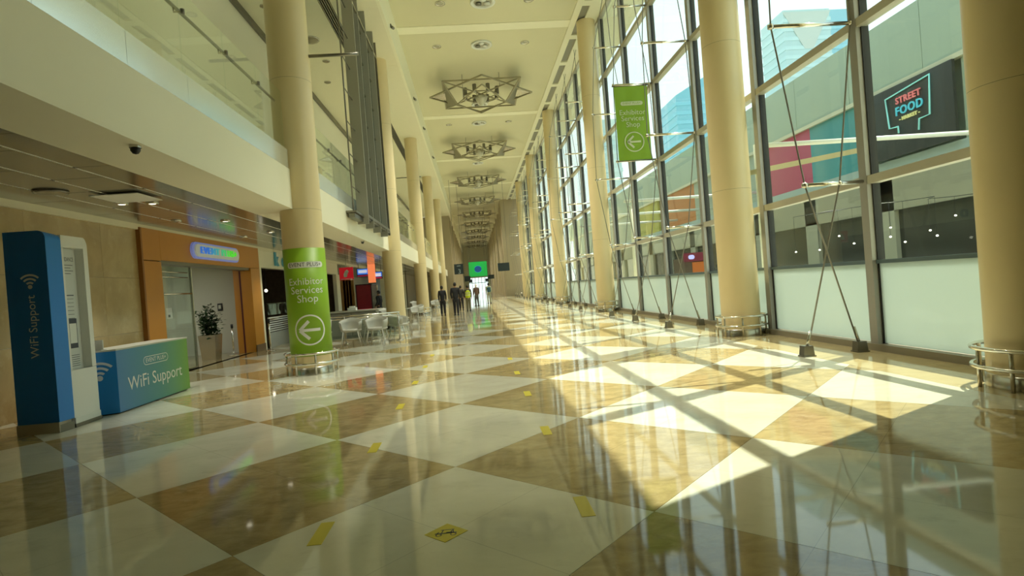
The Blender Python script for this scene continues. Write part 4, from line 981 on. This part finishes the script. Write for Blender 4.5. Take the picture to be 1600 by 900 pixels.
# ------------------------------------------------------------------ hanging displays far down the hall
gs=thing('green_screen',(1.2,116,3.1),'large bright green screen with a round dark blue emblem hanging across the hall','screen')
a=pix(733.5,433,116); b=pix(760,408,116); gx=(a.x+b.x)/2; gz=(a.z+b.z)/2
MB().box(a.x-0.05,b.x+0.05,116,116.3,a.z-0.05,b.z+0.05).build('housing',M_BLACK,gs)
MB().box(a.x,b.x,115.97,116,a.z,b.z).build('picture',mat('green_glow',(0.01,0.3,0.05),0.4,emit=(0.012,0.42,0.07),estr=0.5),gs)
pm=MB(); place(pm,ring_art(0,0.62,n=24),(gx,115.95,gz),(1.15,0,0),(0,0,1),(0,-1,0)); pm.build('emblem',mat('emblem_blue',(0.01,0.05,0.16),0.4,emit=(0.008,0.05,0.17),estr=0.7),gs)
pm=MB(); place(pm,ring_art(0.62,0.72,n=24,a0=0.4,a1=2.7),(gx,115.95,gz),(1.15,0,0),(0,0,1),(0,-1,0)); place(pm,ring_art(0.62,0.72,n=24,a0=3.6,a1=5.9),(gx,115.95,gz),(1.15,0,0),(0,0,1),(0,-1,0)); pm.build('emblem_ring',mat('emblem_cyan',(0.02,0.3,0.3),0.4,emit=(0.02,0.3,0.3),estr=0.6),gs)
for x in (a.x+0.3,b.x-0.3): MB().bar((x,116.1,b.z),(x,116.1,ZC),0.05).build('hanger',M_DSTEEL,gs)
M_DSIGN=mat('dark_sign',(0.02,0.035,0.045),0.3)
def hsign(x0,y0,x1,y1,Y,label,txt=None):
    a=pix(x0,y1,Y); b=pix(x1,y0,Y); t=thing('hanging_sign',((a.x+b.x)/2,Y,a.z),label,'sign','dark hanging signs')
    MB().box(a.x,b.x,Y,Y+0.15,a.z,b.z).build('panel',M_DSIGN,t)
    for x in (a.x+0.1*(b.x-a.x),a.x+0.9*(b.x-a.x)): MB().bar((x,Y+0.07,b.z),(x,Y+0.07,ZC+0.03),0.03).build('hanger',M_DSTEEL,t)
    if txt:
        c=(a+b)/2; pm=MB(); place(pm,text_mesh(txt,(b.z-a.z)*0.62),(c.x+0.05,Y-0.01,c.z-0.25*(b.z-a.z)),(1,0,0),(0,0,1),(0,-1,0)); pm.build('lettering',mat('grey_sign_print',(0.35,0.42,0.45),0.5),t)
        MB().box(a.x+0.3*(b.x-a.x),b.x-0.3*(b.x-a.x),Y-0.01,Y,c.z+0.28*(b.z-a.z),c.z+0.34*(b.z-a.z)).build('line',MATS['grey_sign_print'],t)
    return t
hsign(710.5,412,723.5,429,60,'dark hanging sign with a pale number three on the left','3')
hsign(778.5,410,795.5,424,60,'wide dark hanging sign on the right of the green screen')
hsign(726,431,735,440,90,'small dark sign hanging lower left of the green screen')
hsign(733,436.5,738,442,103,'tiny dark sign just below the left corner of the green screen')
hsign(763,429,772,436,90,'small dark sign hanging lower right of the green screen')
hsign(758.5,435,763,440,103,'tiny dark sign just below the right corner of the green screen')
# far left side wall beyond the gallery
fw=setting('wall_far_left',(0,0,0))
MB().box(-7.5,-2.75,YPIER+2,YPIER+5,0,ZS).build('pier',MATS['pier_brown'],fw); MB().box(-3.4,-3.1,YPIER+5,YEND,0,ZS).build('wall_panel',M_CREAM,fw)
for k in range(11): MB().box(-3.1,-2.7,YPIER+8+7*k,YPIER+9.4+7*k,0,ZS).build('pilaster',MATS['pilaster_beige'],fw)

# ------------------------------------------------------------------ people
def skin_mesh(nodes, edges, name, m, parent, sub=2):
    me=bpy.data.meshes.new(name); me.from_pydata([n[0] for n in nodes],edges,[]); o=bpy.data.objects.new(name,me); COL.objects.link(o)
    sk=o.modifiers.new('s','SKIN'); 
    for k,n in enumerate(nodes):
        d=me.skin_vertices[0].data[k]; r=n[1]; d.radius=(r,r) if not isinstance(r,tuple) else r; d.use_root=(k==0)
    sb=o.modifiers.new('b','SUBSURF'); sb.levels=sub; sb.render_levels=sub
    dg=bpy.context.evaluated_depsgraph_get(); nm=bpy.data.meshes.new_from_object(o.evaluated_get(dg)); bpy.data.objects.remove(o); bpy.data.meshes.remove(me)
    nm.name=name; nm.materials.clear(); nm.materials.append(m); nm.polygons.foreach_set('use_smooth',[True]*len(nm.polygons))
    ob=bpy.data.objects.new(name,nm); COL.objects.link(ob); ob.parent=parent; return ob
def person(loc, rz, label, top, trousers, hgt=1.76, step=0.12, bend=0.25, shoe=M_BLACK, hair=M_HAIR, vest=None, pack=None, wide=1.0, cap=None, group='people walking down the hall', jacket_z=0.84):
    t=thing('person',loc,label,'person',group); k=hgt/1.76
    def P(x,y,z): return (x*k*wide if abs(x)>.12 else x*k,y*k,z*k)
    sh,el,wr=0.175,0.215,0.205
    def arms(r): return [(P(-sh,0,1.44),0.062*k*r),(P(-el,-0.03,1.16),0.05*k*r),(P(-wr,0.03+bend*.4,0.92),0.04*k*r),(P(sh,0,1.44),0.062*k*r),(P(el,-0.02,1.16),0.05*k*r),(P(wr,0.02+bend*.4,0.92),0.04*k*r)]
    body=[(P(0,0,0.95),(0.14*k,0.10*k)),(P(0,0,1.15),(0.13*k,0.09*k)),(P(0,-0.01,1.38),(0.15*k,0.09*k)),(P(0,0,1.50),0.055*k),(P(0,0.02,1.57),(0.06*k,0.065*k)),(P(0,0.03,1.66),(0.075*k,0.092*k)),(P(0,0.02,1.745),(0.05*k,0.06*k))]+arms(0.85)
    e=[(0,1),(1,2),(2,3),(3,4),(4,5),(5,6),(2,7),(7,8),(8,9),(2,10),(10,11),(11,12)]
    b0=len(body)
    legs=[(P(-0.09,0,0.80),0.088*k),(P(-0.095,step*.6+.02,0.48),0.068*k),(P(-0.10,step*.4,0.07),0.052*k),(P(0.09,0,0.80),0.088*k),(P(0.095,-step*.3+.02,0.48),0.068*k),(P(0.10,-step*.9,0.08),0.052*k)]
    body+=legs; e+=[(0,b0),(b0,b0+1),(b0+1,b0+2),(0,b0+3),(b0+3,b0+4),(b0+4,b0+5)]
    # hands with fingers rooted in the palm
    for sgn,wi_ in ((-1,9),(1,12)):
        w=Vector(body[wi_][0]); pi_=len(body); body.append((tuple(w+Vector((0,0.015,-0.07*k))),(0.024*k,0.038*k))); e.append((wi_,pi_))
        for q,(dy,l) in enumerate(((0.03,0.075),(0.012,0.085),(-0.008,0.08),(-0.026,0.065))):
            i0=len(body); body.append((tuple(w+Vector((0,0.02+dy,-0.12*k))),0.009)); body.append((tuple(w+Vector((-sgn*0.015,0.03+dy,-(0.12+l)*k))),0.008)); e+= [(pi_,i0),(i0,i0+1)]
        i0=len(body); body.append((tuple(w+Vector((-sgn*0.01,0.06,-0.08*k))),0.01)); body.append((tuple(w+Vector((-sgn*0.02,0.075,-0.125*k))),0.009)); e+=[(pi_,i0),(i0,i0+1)]
    ob=skin_mesh(body,e,'body',M_SKIN,t,1)
    # clothing
    tn=[(P(0,0,jacket_z),0.165*k*wide),(P(0,0,1.08),0.155*k*wide),(P(0,0,1.28),0.165*k*wide),(P(0,0,1.42),0.125*k*wide),(P(0,0,1.505),0.068*k)]+arms(1.18)
    skin_mesh(tn,[(0,1),(1,2),(2,3),(3,4),(3,5),(5,6),(6,7),(3,8),(8,9),(9,10)],'jacket',top,t)
    ln=[(P(0,0,0.97),0.15*k),(P(0,0,0.9),0.145*k)]+[(q,r_*1.18) for q,r_ in legs]
    skin_mesh(ln,[(0,1),(1,2),(2,3),(3,4),(1,5),(5,6),(6,7)],'trousers',trousers,t)
    for x,y in ((-0.10,step*.4),(0.10,-step*.9)):
        MBl=MB(); c=P(x,y,0); MBl.add([(c[0]+sx*w_,c[1]+yy_,zz) for zz,w_,(y0_,y1_) in ((0,0.045,(-0.1,0.17)),(0.05,0.045,(-0.1,0.16)),(0.10,0.035,(-0.09,0.06))) for sx,yy_ in ((-1,y0_),(1,y0_),(1,y1_),(-1,y1_))],[(3,2,1,0),(0,1,5,4),(1,2,6,5),(2,3,7,6),(3,0,4,7),(4,5,9,8),(5,6,10,9),(6,7,11,10),(7,4,8,11),(8,9,10,11)],True)
        o=bpy.data.objects.new('shoe',MBl.mesh('shoe',shoe)); COL.objects.link(o); o.parent=t
    hm=MB().lathe((0,0,0),[(0.0,0.115),(0.05,0.105),(0.085,0.065),(0.098,0.0),(0.09,-0.05),(0.07,-0.085)],16)
    hm.v=[(x*0.86*k,(y*1.05-0.012*(1 if z<0.02 else 0))*k+0.018*k,(z+1.675)*k) for x,y,z in hm.v]
    o=bpy.data.objects.new('cap' if cap else 'hair',hm.mesh('hair',cap or hair)); COL.objects.link(o); o.parent=t
    for sx in (-1,1):
        eo=MB().lathe((0,0,0),[(0,-0.03),(0.014,-0.018),(0.017,0.01),(0,0.03)],8); eo.v=[(x*.5+sx*0.082*k,y+0.02*k,z+1.655*k) for x,y,z in eo.v]; o=bpy.data.objects.new('ear',eo.mesh('ear',M_SKIN)); COL.objects.link(o); o.parent=ob
    if vest:
        vn=[(P(0,0,0.84),0.21*k),(P(0,0,1.1),0.20*k),(P(0,0,1.30),0.21*k),(P(0,0,1.47),0.15*k)]
        skin_mesh(vn,[(0,1),(1,2),(2,3)],'safety_vest',vest,t)
        for z in (1.08,1.22):
            o=MB().lathe((0,0,0),[(1,0),(1,0.05)],20,caps=False); o.v=[(x*0.206*k,y*0.206*k,(z+q)*k) for x,y,q in o.v]; w=bpy.data.objects.new('reflective_band',o.mesh('band',mat('reflective',(0.7,0.7,0.55),0.3))); COL.objects.link(w); w.parent=t
    if pack:
        o=MB().lathe((0,0,0),[(0,-0.24),(0.13,-0.23),(0.16,-0.15),(0.16,0.12),(0.11,0.22),(0,0.24)],14); o.v=[(x*k,(y*0.6-0.2)*k,(z+1.2)*k) for x,y,z in o.v]; w=bpy.data.objects.new('backpack',o.mesh('backpack',pack)); COL.objects.link(w); w.parent=t
    t.rotation_euler=(0,0,rz); return t
person((-1.93,33.6,0),0.05,'person in a black suit walking away, the left one of the pair',M_SUIT,M_SUIT,1.74,0.08)
person((-1.12,32.6,0),-0.1,'taller person in a black suit walking away, the right one of the pair',M_SUIT,M_SUIT,1.86,0.16,0.5,wide=1.1)
person((-0.46,37.2,0),0,'person in a yellow safety vest and khaki trousers walking away',mat('dark_shirt',(0.05,0.05,0.04),.8),mat('khaki',(0.16,0.14,0.08),.8),1.68,0.1,vest=mat('hi_vis',(0.62,0.72,0.02),0.6))
person((1.24,50.4,0),0.1,'person in pale clothes with a teal backpack walking away',mat('pale_shirt',(0.42,0.44,0.30),.8),mat('pale_trousers',(0.30,0.30,0.20),.8),1.80,0.2,pack=mat('teal_pack',(0.02,0.08,0.11),.7))
person((-0.98,39.5,0),0,'person in dark clothes half hidden behind the black suits',mat('dark_brown_coat',(0.03,0.025,0.02),.8),M_SUIT,1.70,0.1)
person((0.12,46.0,0),0.3,'person with a white cap in a brown top, beyond the safety vest',mat('brown_top',(0.12,0.07,0.05),.8),mat('grey_trousers',(0.08,0.08,0.075),.8),1.76,0.1,cap=M_WHT)
q_=pix(594,489,30.5)
person((q_.x,30.5,0),1.2,'person in black standing by the poster stand at the cafe',M_SUIT,M_SUIT,1.72,0.02,group='people at the cafe')

# ------------------------------------------------------------------ outside
gr=setting('ground',(0,0,0),'pale paving outside the glazing')
MB().box(GX+0.25,40,-40,260,-0.3,-0.05).build('paving',mat('paving',(0.62,0.59,0.48),0.7,noise=0.08),gr)
F=18.0
mk=thing('market_building',(F,30,0),'long grey-green market building across the lane outside','building')
MGR=mat('market_render',(0.38,0.44,0.34),0.7,noise=0.05,nscale=0.4)
y=8.0
while y<100:
    MB().box(F,F+0.3,y+0.012,y+4.3-0.012,8.6,11.35).build('parapet_panel',MGR,mk); y+=4.3
MB().box(F+0.3,F+10,8,100,-0.05,11.2).build('core',MGR,mk)
MB().box(F-0.15,F+0.1,8,100,8.42,8.6).build('ledge',mat('ledge',(0.62,0.58,0.42),0.6),mk)
MB().box(F-0.05,F+0.25,8,100,4.9,5.5).build('fascia',mat('grey_fascia',(0.36,0.44,0.42),0.6),mk)
for c,(y0,y1) in (('teal',(24.2,32.0)),('pink',(28.6,33.5)),('orange',(44,52)),('yellow',(53,60)),('grey',(33.5,44)),('greyb',(60,99))):
    colr={'teal':(0.06,0.28,0.30),'pink':(0.45,0.06,0.13),'orange':(0.50,0.16,0.03),'yellow':(0.45,0.40,0.06),'grey':(0.34,0.38,0.30),'greyb':(0.34,0.38,0.30)}[c]
    MB().box(F+0.0,F+0.2,max(y0,24.2) if c!='pink' else 28.4,y1 if c!='teal' else 28.4,5.5,8.42).build('wall_panel',mat('panel_'+c,colr,0.6),mk)
MB().box(F,F+0.2,8,19.2,5.5,8.42).build('wall_panel',MGR,mk)
MB().box(F+0.1,F+0.28,8,100,-0.05,4.9).build('shop_windows',mat('dark_shop_windows',(0.05,0.05,0.04),0.15),mk)
for k in range(16):
    MB().box(F-0.1,F+0.12,12+5.4*k,13.0+5.4*k,-0.05,4.9).build('shop_pier',mat('shop_pier_paint',(0.40,0.38,0.28),0.6),mk)
MB().box(F-0.1,F+0.12,8,100,3.4,4.9).build('shop_band',mat('shop_band_paint',(0.33,0.31,0.22),0.6),mk)
# food market sign
fsn=thing('market_sign',(F-0.2,21.5,5.5),'dark sign board with neon arrow outline and food market lettering','sign')
MB().box(F-0.28,F-0.16,19.3,24.15,5.55,8.40).build('board',mat('dark_board',(0.035,0.035,0.03),0.5,noise=0.3,nscale=2),fsn)
xN=F-0.31
def nb(pts,m,name,r=0.035): 
    return MB().tube([(xN,y,z) for y,z in pts],r,6).build(name,m,fsn)
NT=mat('neon_teal',(0.3,0.7,0.65),0.4,emit=(0.28,0.75,0.68),estr=0.22); NP=mat('neon_pink',(0.7,0.2,0.2),0.4,emit=(0.75,0.16,0.16),estr=0.22); NBl=mat('neon_blue',(0.1,0.5,0.6),0.4,emit=(0.08,0.5,0.65),estr=0.25); NY=mat('neon_yellow',(0.7,0.65,0.3),0.4,emit=(0.7,0.62,0.2),estr=0.2)
# seen from inside the hall the reading direction runs towards smaller y
nb([(21.97,6.45),(21.98,6.72),(22.45,6.76),(22.58,8.0),(20.27,8.22),(20.37,6.74),(20.88,6.72),(20.94,6.3)],NT,'neon_outline')
for tx,sz_,yc,zc,mm_ in (('STREET',0.36,21.38,7.73,NP),('FOOD',0.47,21.36,7.31,NBl),('- MARKET -',0.19,21.36,6.98,NY)):
    lt=MB(); place(lt,text_mesh(tx,sz_,0.02,spacing=1.12,bold=0.008),(xN,yc,zc),(0,-1,0),(0,0,1),(-1,0,0)); lt.build('neon_lettering',mm_,fsn)
# outdoor pergola tubes, posts and string lights
pg=thing('pergola',(12,30,0),'white tube pergola with posts outside the big panes','pergola')
MW=mat('white_tube',(0.80,0.79,0.70),0.4)
a=pix(1200,227,14.0)
MB().tube([(a.x-0.2,14.0,a.z),(14.6,14.0,a.z)],0.06,10).build('beam',MW,pg)
MB().tube([(14.5,14.0,-0.05),(14.5,14.0,a.z+0.1)],0.11,12).build('post',M_CREAM,pg)
for y_ in (33,40,47): MB().tube([(9.2,y_,5.9),(17.6,y_,5.9)],0.09,10).build('beam',MW,pg)
for x_,y_ in ((9.9,18.6),(10.9,20.0),(9.6,33),(9.6,40),(9.6,47)): MB().tube([(x_,y_,-0.05),(x_,y_,5.6)],0.12,12).build('post',M_CREAM,pg)
a=pix(1200,268,17.0); b=pix(1346,238,17.0)
MB().slab([a,b,b+Vector((0,1.6,0.15)),a+Vector((0,1.6,0.15))],(0,0,0.16)).build('awning',mat('tan_awning',(0.50,0.40,0.20),0.7),pg)
sl=[(12.5,18.5,2.3),(12.8,18.2,2.0),(13.5,17.4,2.4),(13.4,17.3,2.1),(13.8,17.2,1.9),(14.5,17.0,2.2),(14.2,16.4,2.0),(15.2,16.8,2.6),(15.5,16.4,2.4),(12.0,20.3,1.9),(12.6,19.8,1.9)]
st=thing('string_lights',(13.5,18,3.2),'string of small warm bulbs outside the right-hand pane','lights')
MB().tube([(x,y_,3.2) for x,y_,z_ in sorted(sl)],0.01,5).build('wire',M_BLACK,st)
for x,y_,z_ in sl: MB().lathe((x,y_,z_-0.05),[(0,0.02),(0.032,0.035),(0.032,0.065),(0,0.08)],8).build('bulb',M_LAMP,st); MB().tube([(x,y_,z_+.05),(x,y_,3.2)],0.006,4).build('drop',M_BLACK,st)
# small kiosk seen through the middle bay
q=pix(1085,440,24)
kk=thing('outdoor_kiosk',(q.x,24,0),'orange-fronted kiosk with a dark red lit sign outside the middle bay','kiosk')
a=pix(1072,440,26); b=pix(1100,393,26)
MB().box(a.x,b.x,26,27.5,-0.05,a.z+1.1).build('body',M_DARKSHOP,kk); MB().box(a.x+0.35,b.x,25.95,26.0,0.4,b.z-0.46).build('front',mat('orange_front',(0.55,0.14,0.02),0.5),kk)
MB().box(a.x-0.05,b.x,25.9,26.0,b.z-0.42,b.z-0.02).build('sign_board',mat('dark_red_board',(0.12,0.01,0.02),0.5,emit=(0.16,0.01,0.03),estr=0.4),kk)
pm=MB(); place(pm,pill_art(0.3,0.2),(a.x+0.3,25.89,b.z-0.22),(1,0,0),(0,0,1),(0,-1,0)); pm.build('lit_mark',mat('violet_glow',(0.4,0.4,0.8),0.4,emit=(0.45,0.45,0.95),estr=0.8),kk)
# sunlit planter tree by the near pane
# towers; distance haze is mixed into the glass and stone shaft colours
def tower(name,label,x0,x1,y0,y1,h,colr,fl_h,slope=0.0,crown=None):
    t=thing(name,((x0+x1)/2,y0,0),label,'tower','towers on the skyline')
    g=mat(name+'_glass'+str(int(x0)),colr,0.3); s_=mat(name+'_slab'+str(int(x0)),tuple(min(1,c*1.10) for c in colr),0.5)
    MB().add([(x0,y0,0),(x1,y0,0),(x1,y1,0),(x0,y1,0),(x0,y0,h-slope),(x1,y0,h),(x1,y1,h),(x0,y1,h-slope)],[(3,2,1,0),(4,5,6,7),(0,1,5,4),(1,2,6,5),(2,3,7,6),(3,0,4,7)]).build('shaft',g,t)
    z=h*0.45
    while z<h-slope-fl_h:
        MB().box(x0-0.3,x1+0.3,y0-0.3,y1+0.3,z,z+fl_h*0.4).build('floor_band',s_,t); z+=fl_h
    return t
tower('glass_tower','blue glass tower with a slanted top seen left of the thick cream column',97,122,250,270,95,(0.20,0.46,0.55),4.2,14)
t=tower('stone_tower','pale stone and glass tower above the market roof',150,172,250,270,117,(0.42,0.56,0.55),4.2)
MB().slab([(149.6,249.6,116),(172.4,249.6,116),(163,249.6,99),(159,249.6,99)],(0,0.3,0)).build('crown_gable',mat('crown_stone',(0.48,0.52,0.46),0.6),t)
t=tower('office_tower','wide blue office tower right of the pale tower above the market roof',176,204,273,300,127,(0.26,0.48,0.54),5.0)
tower('far_tower','low distant tower just above the banner',62,70,250,258,72,(0.40,0.55,0.56),4.0)
